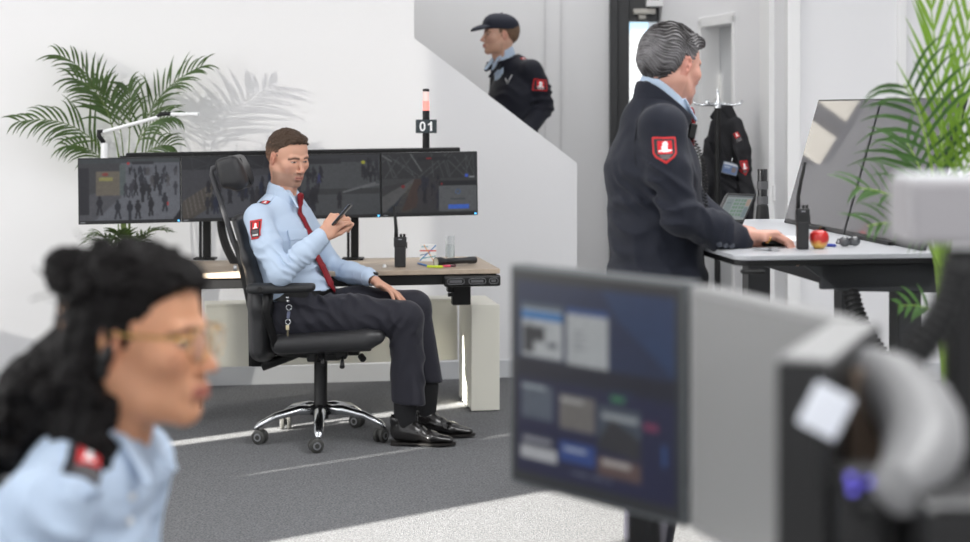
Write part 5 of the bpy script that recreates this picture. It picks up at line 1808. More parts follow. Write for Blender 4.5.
# ------------------------------------------------------------------ the guard on the stair
def stair_guard():
    sk = (212, 168, 146)
    Y0 = 9.42; zf = .14
    t = thing('person', A(.16, Y0, zf), 'person in a navy cap and navy jacket standing on the stair behind the white parapet', 'person')
    F = nrm(A(-.91, -.415, 0)); R = A(F[1], -F[0], 0); L = -R
    Rh, oh = head_frame(P(499.5, 34.5, 9.4), A(-.966, -.26, 0), -.02, 0)
    nb = P(505, 60, 9.42)
    shl = P(514, 69, 9.43)
    che = A(shl[0], Y0, 1.48); wai = A(shl[0] - .01, Y0, 1.27); pel = A(shl[0] - .01, Y0, 1.07)
    hp = dict(skin=sk, neck_w=nb - A(0, 0, .02), stubble=(176, 138, 114, .5), brow=(104, 80, 62), open=.0034, neckr=.055)
    SL, SR = shl + L * .150 + A(.035, 0, -.015), shl - L * .165 + A(0, 0, -.015)
    EL, WL = P(543, 107, 9.33), P(526, 133, 9.18)
    ER, WR = SR + A(-.03, .05, -.28), SR + A(-.16, -.02, -.42)
    core = Sdf()
    core.econe(pel, che, R, (.13, .09), (.14, .09), k=.03).econe(che, nb, R, (.13, .08), (.05, .05), k=.03)
    core.econe(SR, SL, A(0, 0, 1), (.045, .05), (.045, .05), k=.03)
    for a, b, c in ((SR, ER, WR), (SL, EL, WL)): core.chain([a, b, c], [.042, .036, .027], k=.02)
    feet = []
    for sg in (-1, 1):
        H = pel + R * sg * .09 + A(0, 0, -.04); K = A(H[0] - .02, H[1], zf + .50); An = A(H[0], H[1], zf + .10)
        core.chain([H, K, An], [.07, .052, .035], k=.02); feet.append((H, K, An))
    parts = [head_parts(hp, Rh, oh, .96, .003), core_part(sk, core)]
    for w_, e_, sd_ in ((WL, EL, 1), (WR, ER, -1)):
        d_ = nrm(w_ - e_)
        parts.append(hand_part(sk, .003, wrist=w_ + d_ * .01, d=d_, palm=nrm(A(0, 1, -.2)), thumb_side=sd_, curl=(.4, .4, .45, .5), spread=.05))
    v, q, c = join(parts)
    mesh_obj('body', v, q, SKIN, t, None, True, cols=c)
    line = ([-.14, -.075, -.045, -.022, -.004, .020, .030, .05], [-.050, -.048, -.020, .020, -.012, -.006, .05, .09])
    s = short_hair(.006, .005, line, 5, 210, .0015)
    v, q = hair_mesh(s, Rh, oh, .96, .003)
    mesh_obj('hair', v, q, mat('light brown hair', (112, 86, 64), .6, bump=.5, bscale=350, var=.3, vscale=140), t)
    # cap
    s = Sdf()
    s.ell((0, -.012, .048), (.088, .112, .082), k=.01)
    s.ell((0, .04, .060), (.070, .062, .060), k=.03)
    s.keep(lambda X, Y, Z: .032 + .10 * (-Y) * (Y < 0) * .0 - Z - .12 * np.maximum(-Y, 0), k=.004)
    v, q = s.mesh(.004, 1)
    cp = mesh_obj('cap', place(v, Rh, oh, .96), q, mat('navy cotton cap', (22, 27, 44), .75, bump=.2, bscale=500), t)
    s = Sdf(); s.ell((0, .108, .032), (.074, .074, .026), rot((1, 0, 0), -.22), k=.01)
    s.ell((0, .100, .014), (.090, .090, .022), rot((1, 0, 0), -.22), k=.003, op='s'); s.keep(lambda X, Y, Z: .075 - Y + 0 * X, k=.003)
    v, q = s.mesh(.0028, 1); v, q = biggest(v, q, 60)
    mesh_obj('brim', place(v, Rh, oh, .96), q, MATS['navy cotton cap'], cp)
    s = Sdf(); s.ell((0, -.012, .131), (.008, .008, .005)); v, q = s.mesh(.002, 1)
    mesh_obj('cap_button', place(v, Rh, oh, .96), q, MATS['navy cotton cap'], cp)
    # shirt
    s = Sdf()
    s.cone(nb - A(0, 0, .03), nb + A(0, 0, .040) + F * .012, .074, .068, k=.004)
    s.cone(nb - A(0, 0, .08), nb + A(0, 0, .16) + F * .04, .064, .060, k=.002, op='s')
    tl = nrm(F * .6 + A(0, 0, .8)); s.keep(lambda X, Y, Z: ((X - nb[0]) * tl[0] + (Y - nb[1]) * tl[1] + (Z - nb[2]) * tl[2]) - .050, k=.003)
    for sg in (-1, 1):
        s.econe(nb + F * .060 + R * sg * .030 + A(0, 0, .01), nb + F * .105 + R * sg * .050 + A(0, 0, -.055), nrm(R * sg + F * .2), (.024, .006), (.014, .005), k=.005)
    s.econe(nb + F * .015 - A(0, 0, .04), nb + F * .03 - A(0, 0, .24), R, (.065, .045), (.05, .03), k=.02)
    sdf_obj('shirt', s, .004, BLUE, t, 1)
    # jacket
    s = Sdf()
    s.econe(pel + A(0, 0, -.08), wai, R, (.185, .130), (.185, .130), k=.03, cap=.3)
    s.econe(wai, che, R, (.185, .130), (.195, .130), k=.04)
    s.econe(che, shl - A(0, 0, .02), R, (.195, .130), (.165, .092), k=.04)
    s.econe(SR - R * .02, SL + R * .02, A(0, 0, 1), (.052, .060), (.052, .060), k=.03)
    s.cone(shl, nb - A(0, 0, .005), .085, .070, k=.05)
    s.chain([SL, SL * .5 + EL * .5 + A(.012, 0, 0), EL, WL], [.070, .068, .062, .048], k=.02)
    s.chain([SR, ER, WR], [.070, .060, .048], k=.02)
    s.cone(nb - A(0, 0, .07), nb + A(0, 0, .1), .070, .074, k=.004, op='s')
    s.econe(nb + F * .07 + R * .022 + A(0, 0, .01), nb + F * .17 + R * .02 - A(0, 0, .28), R, (.026, .06), (.004, .03), k=.01, op='s')
    cloth_folds(s, [(EL + A(-.02, -.03, .03), A(-.3, 0, 1), .13, .006, .06), (SL * .5 + EL * .5, A(-.4, 0, 1), .12, .0045, .06), (che + F * .09, A(.5, 0, .8), .18, .005, .07)])
    jk = sdf_obj('jacket', s, .0075, NAVYP, t, 1)
    for sg in (-1, 1):
        s = Sdf()
        s.econe(nb + R * sg * .078 - F * .03 + A(0, 0, -.006), nb + F * .070 + R * sg * .064 + A(0, 0, -.035), nrm(A(0, 0, 1) + R * sg * .8), (.030, .009), (.034, .009), k=.006)
        s.econe(nb + F * .070 + R * sg * .064 + A(0, 0, -.035), nb + F * (.128 if sg < 0 else .095) + R * sg * .062 + A(0, 0, -.100 if sg < 0 else -.06), nrm(A(0, 0, .6) + R * sg), (.036, .009), (.016, .008), k=.006)
        sdf_obj('jacket_collar', s, .004, NAVYP, jk, 1)
    im, _ = badge('wide')
    patch('wide', 'sleeve_badge', jk, jk, P(540.5, 85, 9.24), nrm(A(.35, -1, .1)), A(.1, 0, 1), .085, .066)
    patch('rank', 'rank_slide', jk, jk, P(523.5, 61, 9.34), nrm(A(.10, -.55, .8)), A(-.5, .3, .6), .06, .045)
    hit = surface_of(jk)
    for a, b_ in (((504.5, 78), (507, 83.5)), ((507, 83.5), (511.5, 74.5))):
        p0, p1 = hit(P(*a, 9.27), A(-.2, -1, .1), .15, .004), hit(P(*b_, 9.27), A(-.2, -1, .1), .15, .004)
        MB().tube([p0, p1], [.006, .004], 6).build('check_badge', STEEL, jk, smooth=True)
    s = Sdf()
    s.econe(pel + A(0, 0, -.03), pel + A(0, 0, .03), R, (.165, .115), (.16, .115), k=.03)
    for H, K, An in feet: s.chain([H, K, An + A(0, 0, .0)], [.095, .072, .06], k=.05)
    s.keep(lambda X, Y, Z: zf + .05 - Z, k=.003)
    sdf_obj('trousers', s, .010, NAVYT, t, 1)
    shoes_simple(t, [(A(An[0] + .04, An[1], zf), A(-1, -.1, 0)) for H, K, An in feet])
stair_guard()

# ------------------------------------------------------------------ the woman in front
def woman():
    sk = (208, 152, 118)
    t = thing('person', A(-.56, 2.22, 0), 'person with long curly black hair in a bun and light blue uniform shirt', 'person')
    F = nrm(A(.98, -.18, 0)); R = A(F[1], -F[0], 0)
    Rh, oh = head_frame(P(140, 337, 2.22), A(.972, -.235, 0), .0, 0)
    nb = P(104, 438, 2.22)
    shl = P(92, 470, 2.22)
    che = shl + A(-.058, 0, -.13); wai = shl + A(-.09, 0, -.30); pel = A(shl[0] - .10, 2.22, .50)
    hp = dict(skin=sk, neck_w=nb - A(0, 0, .03), brow=(40, 30, 28), open=.0050, w=.96, jaw=.92, fem=1., lip=(176, 98, 92), neckr=.048, iris=(40, 28, 24), red=(190, 118, 98), nose=.95)
    SR, SL = shl + R * .150 + A(0, 0, -.02), shl - R * .150 + A(0, 0, -.02)
    ER, EL = SR + A(-.06, -.03, -.27), SL + A(-.06, .03, -.27)
    WR, WL = ER + A(.22, .06, .01), EL + A(.22, -.06, .01)
    core = Sdf()
    core.econe(pel, che, R, (.13, .09), (.12, .08), k=.03).econe(che, nb, R, (.11, .07), (.045, .045), k=.03)
    core.econe(SR, SL, A(0, 0, 1), (.04, .045), (.04, .045), k=.03)
    for a, b, c in ((SR, ER, WR), (SL, EL, WL)): core.chain([a, b, c], [.038, .032, .024], k=.02)
    legs = []
    for sg in (-1, 1):
        H = pel + R * sg * .09; K = H + A(.44, 0, .02); An = A(K[0] - .02, K[1], .10)
        core.chain([H, K, An], [.07, .05, .033], k=.02); legs.append((H, K, An))
    parts = [head_parts(hp, Rh, oh, .97, .003), core_part(sk, core)]
    for w_, e_, sd_ in ((WR, ER, 1), (WL, EL, -1)):
        d_ = nrm(w_ - e_)
        parts.append(hand_part(sk, .003, wrist=w_ + d_ * .01, d=d_, palm=A(0, 0, -1), thumb_side=sd_ * -1 if False else (1 if sd_ > 0 else -1), curl=(.3, .3, .3, .35), spread=.08, L=.92))
    v, q, c = join(parts)
    mesh_obj('body', v, q, SKIN, t, None, True, cols=c)
    # hair: drawn back into a bun, long curls behind the shoulders
    rn = random.Random(5)
    s = Sdf()
    s.ell((0, -.018, .046), (.0790, .098, .088), k=.01)
    s.ell((0, -.040, .012), (.074, .070, .070), k=.03)
    s.ell((0, .040, .074), (.062, .058, .048), k=.03)
    ly, lz = [-.14, -.075, -.045, -.022, -.004, .022, .040, .060, .085, .12], [-.30, -.30, -.10, .022, -.030, -.020, .040, .062, .074, .080]
    s.keep(lambda X, Y, Z: (np.interp(Y, ly, lz) + 0 * X - Z) * .8, k=.006)
    s.sph((0, -.108, .090), .038, k=.006)
    s.sph((.012, -.116, .104), .024, k=.008)
    s.cone((0, -.085, -.01), (0, -.150, -.10), .050, .068, k=.02)
    s.cone((0, -.150, -.10), (0, -.185, -.16), .070, .050, k=.03)
    s.cone((.045, -.060, -.02), (.060, -.070, -.14), .036, .034, k=.03)
    s.cone((.066, -.050, -.04), (.078, -.030, -.150), .022, .026, k=.02)
    for i in range(26): s.sph((.078 + rn.uniform(-.015, .015), -.035 + rn.uniform(-.03, .025), rn.uniform(-.17, -.05)), rn.uniform(.008, .015), k=.006)
    s.cone((-.045, -.060, -.02), (-.060, -.070, -.14), .036, .034, k=.03)
    for i in range(150):
        a = rn.random()
        y = -.05 - .16 * a + rn.uniform(-.04, .04); z = -.01 - .17 * a + rn.uniform(-.04, .04); x = rn.uniform(-.085, .085)
        s.sph((x, y, z), rn.uniform(.010, .022), k=.008)
    for i in range(60):                                    # loose curls over the crown
        th = rn.uniform(-1.2, 1.2); ph = rn.uniform(-.9, 1.25)
        s.sph((.080 * math.sin(th), -.022 - .108 * math.sin(ph) * math.cos(th), .046 + .090 * math.cos(ph) * math.cos(th)), rn.uniform(.008, .014), k=.008)
    for i in range(10): s.sph((rn.choice((-1, 1)) * rn.uniform(.02, .05), .068 + rn.uniform(-.015, .01), .088 + rn.uniform(-.01, .01)), .010, k=.006)
    s.disp(lambda X, Y, Z: .0035 * wob(X, Y, Z, 190, 4) + .002 * wob(X, Y, Z, 420, 9))
    v, q = hair_mesh(s, Rh, oh, .97, .0036, 0)
    hm = mat('black curly hair', (17, 14, 14), .6, spec=.15, bump=.5, bscale=300)
    ho = mesh_obj('hair', v, q, hm, t)
    b = MB()
    for i in range(70):                                    # stray strands
        th = rn.uniform(-1.3, 1.3); a = rn.random()
        if i < 30: c0 = A(.07 * math.sin(th), -.03 - .09 * a, .05 + .085 * math.cos(th) * (1 - a * .6))
        else: c0 = A(rn.uniform(-.08, .08), -.12 - .08 * a, -.02 - .16 * a)
        d = nrm(A(rn.uniform(-.4, .4), rn.uniform(-1, .2), rn.uniform(-.6, .9))); l = rn.uniform(.02, .05); cr = A(rn.uniform(-1, 1), rn.uniform(-1, 1), rn.uniform(-1, 1)) * l * .6
        pt = bez(c0, c0 + d * l * .6 + cr, c0 + d * l, 8)
        b.tube(place(pt, Rh, oh, .97), .0009, 4)
    b.build('stray_hair', hm, ho, smooth=True)
    # shirt
    s = Sdf()
    s.econe(pel + A(0, 0, .04), wai, R, (.145, .105), (.135, .100), k=.04)
    s.econe(wai, che, R, (.135, .100), (.150, .115), k=.05)
    s.ell(che + F * .05 + A(0, 0, -.02), (.07, .11, .065), k=.05)
    s.econe(che, shl - A(0, 0, .015), R, (.150, .115), (.130, .078), k=.05)
    s.econe(SR - R * .02, SL + R * .02, A(0, 0, 1), (.044, .054), (.044, .054), k=.03)
    s.cone(shl, nb - A(0, 0, .005), .075, .056, k=.05)
    s.chain([SR, SR * .5 + ER * .5, ER, WR], [.058, .056, .050, .040], k=.025)
    s.chain([SL, SL * .5 + EL * .5, EL, WL], [.058, .056, .050, .040], k=.025)
    cloth_folds(s, [(SR + A(.02, 0, -.06), A(.7, 0, .6), .12, .006, .05), (che + F * .1, A(.5, -.3, .8), .14, .005, .06)])
    sh = sdf_obj('shirt', s, .007, BLUE, t, 1)
    col = Sdf()
    col.cone(nb - A(0, 0, .02), nb + A(.008, 0, .035), .064, .060, k=.004)
    col.cone(nb - A(0, 0, .08), nb + A(.02, 0, .12), .055, .054, k=.002, op='s')
    tl = nrm(F * .7 + A(0, 0, .7)); col.keep(lambda X, Y, Z: ((X - nb[0]) * tl[0] + (Y - nb[1]) * tl[1] + (Z - nb[2]) * tl[2]) - .040, k=.003)
    for sg in (-1, 1):
        col.econe(nb + F * .045 + R * sg * .032 + A(0, 0, .01), nb + F * .085 + R * sg * .046 + A(0, 0, -.050), nrm(R * sg + F * .1), (.024, .005), (.010, .004), k=.005)
    sdf_obj('collar', col, .0032, BLUE, sh, 1)
    ec = SR * .62 + nb * .38 + A(0, 0, .035)
    patch('rank', 'rank_slide', sh, sh, P(82, 455, 2.10), nrm(A(.05, -.75, .75)), A(-.06, .2, 1), .045, .064, lift=.003)
    picture('shoulder_strap', P(66, 447, 2.12), P(102, 447, 2.12), P(58, 486, 2.04), Img(8, 12, (186, 208, 236)), BLUE, sh, target=sh, nrmdir=nrm(A(.05, -.75, .75)), lift=.0015, th=.003)
    hit = surface_of(sh)
    for py in (500, 525):
        MB().lathe([(.0001, .0025), (.0055, .0015), (.006, 0), (.0001, -.004)], hit(P(150, py, 2.14), nrm(F - A(0, .5, 0)), .15, .002), nrm(F - A(0, .5, 0)), 14).build('shirt_button', TRIMW, sh, smooth='auto')
    s = Sdf()
    s.econe(pel + A(-.02, 0, 0), pel + A(0, 0, .04), R, (.17, .12), (.16, .115), k=.03)
    for H, K, An in legs: s.chain([H, K, An], [.09, .068, .06], k=.05)
    s.keep(lambda X, Y, Z: .06 - Z, k=.003)
    sdf_obj('trousers', s, .012, NAVYT, t, 1)
    shoes_simple(t, [(A(An[0] - .04, An[1], 0), A(1, 0, 0)) for H, K, An in legs])
    # spectacles
    gt = thing('eyeglasses', oh + Rh @ A(0, .1, 0), 'thin gold framed round eyeglasses worn by the person with curly black hair', 'glasses')
    gold = mat('gold wire', (205, 168, 104), .25, metal=1.)
    W = lambda x, y, z: place(np.array([[x, y, z]]), Rh, oh, .97)[0]
    fr = MB()
    for sx in (-1, 1):
        pts = [W(sx * .0325 + .0245 * math.cos(a), .109 - .006 * abs(math.cos(a) * sx * .5 + .5) * 1.2, -.004 + .0225 * math.sin(a)) for a in np.linspace(0, 2 * math.pi, 33)]
        fr.tube(pts, .0016, 6)
    fr.tube([W(-.009, .109, .004), W(0, .112, .008), W(.009, .109, .004)], .0011, 6)
    fr.build('rim', gold, gt, smooth=True)
    for sx in (-1, 1):
        MB().lathe([(.0001, .0006), (.0238, .0006), (.0238, -.0006), (.0001, -.0006)], W(sx * .0325, .107, -.004), Rh @ A(0, 1, 0), 28).build('lens', mat('spectacle lens', (255, 255, 255), .02, alpha=.05, spec=.5), gt, smooth='auto')
        MB().tube([W(sx * .057, .104, .006), W(sx * .070, .085, .010), W(sx * .078, .03, .012), W(sx * .080, -.005, .016), W(sx * .079, -.020, .002), W(sx * .077, -.026, -.014)], [.0028, .0028, .0022, .0016, .0016, .0018], 6).build('temple', gold, gt, smooth=True)
    ep = thing('earpiece', oh + Rh @ A(.085, -.015, -.03), 'small black radio earpiece hooked on the ear of the person in glasses', 'earpiece')
    s = Sdf(); s.ell(W(.083, -.008, -.012), (.009, .012, .014), k=.006); s.cone(W(.086, -.012, -.018), W(.083, -.016, -.042), .008, .007, k=.006)
    sdf_obj('ear_bud', s, .0025, BLACKP, ep, 1)
    MB().tube([W(.083, -.016, -.042), W(.078, -.03, -.03), W(.076, -.036, .0), W(.078, -.02, .026)], .003, 6).build('ear_hook', RUBBER, ep, smooth=True)
woman()
# ================================================================== the standing control desk on the right
TD = nrm(A(-.15, .9887, 0)); TP = A(TD[1], -TD[0], 0)        # along the edge the guard leans on; across, towards the screens
TA = A(.685, 4.35, 0)
def T_(r, t, z): return TA + TD * r + TP * t + A(0, 0, z)
RT = np.stack([TP, TD, A(0, 0, 1)], 1)
cdk = thing('control_desk', T_(.65, .3, 0), 'raised standing control desk with pale top and black beam before the grey-haired guard', 'desk')
TOPZ = 1.004
rr = .045
poly = []
for (cx, cy, a0) in ((rr, rr, math.pi), (.62 - rr, rr, 1.5 * math.pi), (.62 - rr, 1.40 - rr, 0), (rr, 1.40 - rr, .5 * math.pi)):
    for k in range(7):
        a = a0 + k / 6 * math.pi / 2
        poly.append((cx + rr * math.cos(a), cy + rr * math.sin(a)))
MB().prism(poly, T_(0, 0, TOPZ - .014), TP, TD, .014).build('tabletop', mat('pale grey laminate', (184, 186, 190), .35, spec=.5), cdk, bev=.002)
MB().prism([(x * .985 + .004, y * .993 + .004) for x, y in poly], T_(0, 0, TOPZ - .030), TP, TD, .016).build('edge_band', BLACKM, cdk, bev=.002)
b = MB(); b.prism([(.20, 0), (.60, 0), (.60, -.085), (.30, -.075)], T_(.05, 0, TOPZ - .030), TP, A(0, 0, 1), .02)
b.box(T_(.04, .42, TOPZ - .065), (.34, .02, .07), RT)
b.box(T_(.65, .32, TOPZ - .060), (.10, 1.2, .06), RT); b.box(T_(1.30, .34, TOPZ - .060), (.5, .05, .06), RT)
b.build('beam', mat('graphite beam', (44, 46, 49), .45), cdk, bev=.004)
MB().box(T_(.0, .045, TOPZ - .044), (.065, .03, .012), RT).build('height_lever', BLACKP, cdk, bev=.005)
for r, t_, wd_ in ((.16, .55, .07), (.30, .42, .035), (1.2, .45, .08)):
    b = MB(); b.box(T_(r, t_, .66), (wd_, .075, .62), RT)
    b.build('leg_column', mat('anthracite column', (52, 53, 55), .4), cdk, bev=.006)
    b = MB(); b.box(T_(r, t_, .24), (wd_ + .015, .09, .46), RT); b.build('lower_column', BLACKM, cdk, bev=.006)
for r, t_ in ((.16, .42), (1.2, .42)):
    MB().box(T_(r, t_, .015), (.62, .10, .03), RT).build('foot', BLACKM, cdk, bev=.005)
# end panel with a lit display
b = MB(); b.prism([(0, 0), (.055, -.005), (.085, -.10), (.06, -.105), (.0, -.04)], T_(.0, .585, TOPZ - .004), TP, A(0, 0, 1), .05)
ep = b.build('control_panel', mat('grey plastic bezel', (96, 98, 102), .4), cdk, bev=.003)
MB().box(T_(-.004, .638, TOPZ - .032), (.030, .006, .034), RT @ rot((0, 1, 0), .5)).build('panel_display', mat('bluish display', (190, 205, 255), .2, emit=(190, 205, 255), estr=.7), ep)

# the two leaning displays
SB = lambda r, z, back: T_(r, .55 + back, z)
tilt = .1276; hgt = .432
for i, (r0, r1, lab) in enumerate(((1.207, .642, 'large leaning dark display, the one nearer the wall, with bright reflections'), (.636, .070, 'large leaning dark display partly hidden by the palm fronds and pale box'))):
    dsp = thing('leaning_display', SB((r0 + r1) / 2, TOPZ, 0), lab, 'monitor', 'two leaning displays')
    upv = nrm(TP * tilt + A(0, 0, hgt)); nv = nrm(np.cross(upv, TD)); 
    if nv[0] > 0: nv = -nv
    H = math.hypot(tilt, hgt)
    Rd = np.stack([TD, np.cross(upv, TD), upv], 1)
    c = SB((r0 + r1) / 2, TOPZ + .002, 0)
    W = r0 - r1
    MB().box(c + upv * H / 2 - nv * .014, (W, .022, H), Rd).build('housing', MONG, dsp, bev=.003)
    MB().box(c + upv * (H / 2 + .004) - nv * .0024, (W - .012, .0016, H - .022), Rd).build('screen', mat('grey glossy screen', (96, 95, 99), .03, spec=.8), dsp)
    MB().box(c + upv * H * .35 - nv * .045, (.16, .05, .14), Rd).build('rear_mount', BLACKM, dsp, bev=.005)
    b = MB(); b.box(SB((r0 + r1) / 2, TOPZ + .006, .035), (.10, .22, .012), RT); b.tube([SB((r0 + r1) / 2, TOPZ + .01, .06), c + upv * H * .35 - nv * .05], .016, 12)
    b.build('stand', BLACKM, dsp)

# touch panel on its stand
q = lambda px, py, Y: P(px, py, Y)
TL, TR, BL = q(728, 192, 5.12), q(757, 193.5, 5.22), q(713.5, 222, 4.92)
BR = TR + BL - TL
tp = thing('touch_panel', A(*( (BL + BR)[:2] / 2), TOPZ), 'tilted black touch panel with green button grid beside the guard hands', 'screen')
ux, uy = nrm(TR - TL), nrm(BL - TL); un = nrm(np.cross(uy, ux))
if un[1] > 0: un = -un
b = MB(); ww, hh = np.linalg.norm(TR - TL), np.linalg.norm(BL - TL)
Rq = np.stack([ux, np.cross(-uy, ux) * -1, -uy], 1)
mid = (TL + BR) / 2
b.box(mid - un * .013, (ww, .024, hh), np.stack([ux, -un, -uy], 1))
b.build('housing', BLACKP, tp, bev=.005)
im = Img(40, 40, (150, 158, 158))
im.rect(0, 0, 1, .08, (84, 92, 96))
for i in range(4):
    for j in range(5): im.rect(.36 + i * .115, .16 + j * .15, .36 + i * .115 + .085, .16 + j * .15 + .10, (96, 138, 112))
im.rect(.04, .16, .30, .9, (126, 140, 140)); im.rect(.82, .14, .97, .42, (176, 150, 132)); im.rect(.82, .48, .97, .9, (112, 132, 136)); im.rect(.08, .3, .26, .36, (90, 110, 112))
f = lambda a, b_: TL + ux * ww * a + uy * hh * b_ + un * -.0003
g = un * .0002
picture('screen', f(.07, .10) + g, f(.93, .10) + g, f(.07, .90) + g, im, mat('lit panel', attr=True, rough=.3, screen=.6), tp, loc=None)
b = MB(); b.tube([mid - un * .02, mid - un * .06 + A(.03, .02, -.05), A(mid[0] + .07, mid[1] + .05, TOPZ + .008)], .009, 8); b.lathe([(.0001, 0), (.05, 0), (.05, .008), (.0001, .008)], A(mid[0] + .06, mid[1] + .05, TOPZ))
b.build('stand', STEEL, tp, smooth='auto')

# black pole behind the desk end with two grey bands
pc = q(762.5, 250, 5.95)
bp = thing('black_pole', A(pc[0], pc[1], 0), 'upright black pole with two grey bands behind the touch panel', 'pole')
z_ = lambda py: 1.4 - (py - HY) * 5.95 / 1600
MB().cyl(A(pc[0], pc[1], .0), A(pc[0], pc[1], z_(169)), .0185, 20).build('post', mat('gloss black', (20, 20, 22), .25, coat=.5), bp, smooth='auto')
for y0, y1 in ((181, 189), (196, 204)):
    MB().lathe([(.0187, z_(y1)), (.0205, z_(y1)), (.0205, z_(y0)), (.0187, z_(y0))], A(pc[0], pc[1], 0)).build('band', mat('grey band', (84, 84, 86), .5), bp, smooth='auto')
MB().lathe([(.0001, 0), (.14, 0), (.14, .012), (.03, .02), (.02, .05)], A(pc[0], pc[1], 0), n=32).build('base', BLACKM, bp, smooth='auto')
b = MB(); b.lathe([(.019, z_(205)), (.022, z_(207)), (.028, z_(226)), (.028, z_(229)), (.0187, z_(229))], A(pc[0], pc[1], 0)); b.build('collar', BLACKP, bp, smooth='auto')

# things on the control desk
radio(802.5, 249, 4.55, 13.5, 41, 46, 'black two-way radio standing on the control desk beside the red apple', zb=TOPZ, antdx=7)
c = P(819, 249, 4.57); c[2] = TOPZ
ap = thing('apple', c, 'red and yellow apple on the control desk beside the radio', 'apple')
prof = [(.0001, .0035), (.007, .001), (.014, .0012), (.022, .010), (.0272, .024), (.0280, .033), (.0255, .043), (.018, .051), (.010, .0530), (.004, .0495), (.0001, .0470)]
MB().lathe(prof, c, n=32).build('fruit', AM := mat('apple skin', (200, 50, 40), .3, coat=.3), ap, smooth=True)
nt = AM.node_tree; bs = nt.nodes['Principled BSDF']
tc = nt.nodes.new('ShaderNodeTexCoord'); sx = nt.nodes.new('ShaderNodeSeparateXYZ'); ns = nt.nodes.new('ShaderNodeTexNoise'); ns.inputs['Scale'].default_value = 45; ad = nt.nodes.new('ShaderNodeMath'); ad.operation = 'MULTIPLY_ADD'
rp = nt.nodes.new('ShaderNodeValToRGB')
nt.links.new(tc.outputs['Generated'], sx.inputs[0]); nt.links.new(tc.outputs['Object'], ns.inputs['Vector'])
nt.links.new(ns.outputs['Fac'], ad.inputs[0]); ad.inputs[1].default_value = .5; nt.links.new(sx.outputs['Z'], ad.inputs[2]); nt.links.new(ad.outputs[0], rp.inputs['Fac'])
e = rp.color_ramp.elements; e[0].position = .45; e[0].color = (*lin(236, 190, 96), 1); e[1].position = .72; e[1].color = (*lin(196, 40, 36), 1)
nt.links.new(rp.outputs['Color'], bs.inputs['Base Color'])
MB().tube([c + A(0, 0, .047), c + A(.002, 0, .055), c + A(.006, 0, .064)], [.0012, .001, .0015], 6).build('stem', mat('apple stem', (120, 96, 50), .7), ap, smooth=True)
# keys
c = P(764, 249, 4.50); c[2] = TOPZ
ky = thing('key_bunch', c, 'bunch of silver keys on a ring lying at the control desk edge', 'keys')
kr_ = random.Random(2)
MB().torus(c + A(.03, .0, .003), A(.1, .1, 1), .013, .0012, 24, 6).build('ring', STEEL, ky, smooth=True)
for k in range(5):
    a = 2.2 + k * .55 + kr_.uniform(-.2, .2); d_ = A(math.cos(a), math.sin(a) * .7, 0); z0 = .002 + .0022 * k
    p = c + A(.03, 0, z0) + d_ * .014
    b = MB(); b.lathe([(.004, -.001), (.010, -.001), (.010, .001), (.004, .001)], p + d_ * .008, A(0, 0, 1), 16); b.box(p + d_ * .032, (.034, .006, .002), basis(d_)); b.box(p + d_ * .036 + np.cross(d_, A(0, 0, 1)) * .004, (.012, .004, .002), basis(d_))
    b.build('key', STEEL, ky)
# mouse under the hand
c = P(775, 245, 4.67); c[2] = TOPZ
s = Sdf(); s.ell(c + A(-.02, .0, .012), (.058, .032, .026), k=.01); s.keep(lambda X, Y, Z: TOPZ + .001 - Z, k=.002)
ms = thing('computer_mouse', c, 'black computer mouse under the hand on the control desk', 'mouse')
mb_ = sdf_obj('shell', s, .003, BLACKP, ms, 1)
MB().cyl(c + A(.015, -.003, .033), c + A(.015, .003, .033), .006, 14).build('scroll_wheel', RUBBER, ms, smooth='auto')
# paper, pen, sunglasses
c = P(790, 241, 4.85); c[2] = TOPZ
b = MB(); b.box(c + A(.03, .06, .001), (.13, .19, .002), rot((0, 0, 1), -.25)); tag(b.build('paper_sheet', mat('paper', (240, 241, 244), .7)), 'white paper sheet on the control desk behind the standing radio', 'paper')
p0, p1 = P(812, 246.5, 4.68), P(836, 246, 4.62); p0[2] = p1[2] = TOPZ + .0045
pen('ballpoint_pen', p0, p1, .0042, (52, 72, 170), 'blue ballpoint pen lying behind the red apple')
c = P(846, 246, 4.62); c[2] = TOPZ
sgl = thing('sunglasses', c, 'dark grey sunglasses folded on the control desk beside the apple', 'glasses')
lm = mat('smoke lens', (70, 72, 76), .08, spec=.8, coat=.6)
for dx in (-.004, .026):
    s = Sdf(); s.ell(c + A(dx, .004 * (dx > 0), .016), (.017, .010, .015), k=.004); s.ell(c + A(dx, .008, .014), (.017, .010, .015), k=.002, op='s')
    sdf_obj('lens', s, .002, lm, sgl, 1)
MB().tube([c + A(-.022, .004, .022), c + A(.011, -.004, .025), c + A(.044, .004, .022)], .0022, 6).build('brow_bar', BLACKP, sgl, smooth=True)
for y in (.016, .024): MB().tube([c + A(-.022, .004, .022), c + A(-.024, y, .010), c + A(.03, y + .004, .004)], .002, 6).build('temple', BLACKP, sgl, smooth=True)
# corrugated cable sleeve below the control desk
pts = np.concatenate([bez(P(850, 283, 4.46), P(852, 318, 4.42), P(884, 358, 4.36), 16), bez(P(884, 358, 4.36), P(902, 385, 4.36), P(905, 470, 4.36), 10)[1:]])
b = MB(); b.tube(pts, .020, 12)
cum = np.concatenate([[0], np.cumsum(np.linalg.norm(np.diff(pts, axis=0), axis=1))])
for sK in np.arange(.01, cum[-1], .0145):
    p = np.array([np.interp(sK, cum, pts[:, i]) for i in range(3)]); p2 = np.array([np.interp(sK + .004, cum, pts[:, i]) for i in range(3)])
    b.torus(p, nrm(p2 - p + 1e-9), .021, .0042, 14, 6)
tag(b.build('cable_sleeve', RUBBER, smooth=True), 'corrugated black cable sleeve curving down beneath the control desk', 'cable')

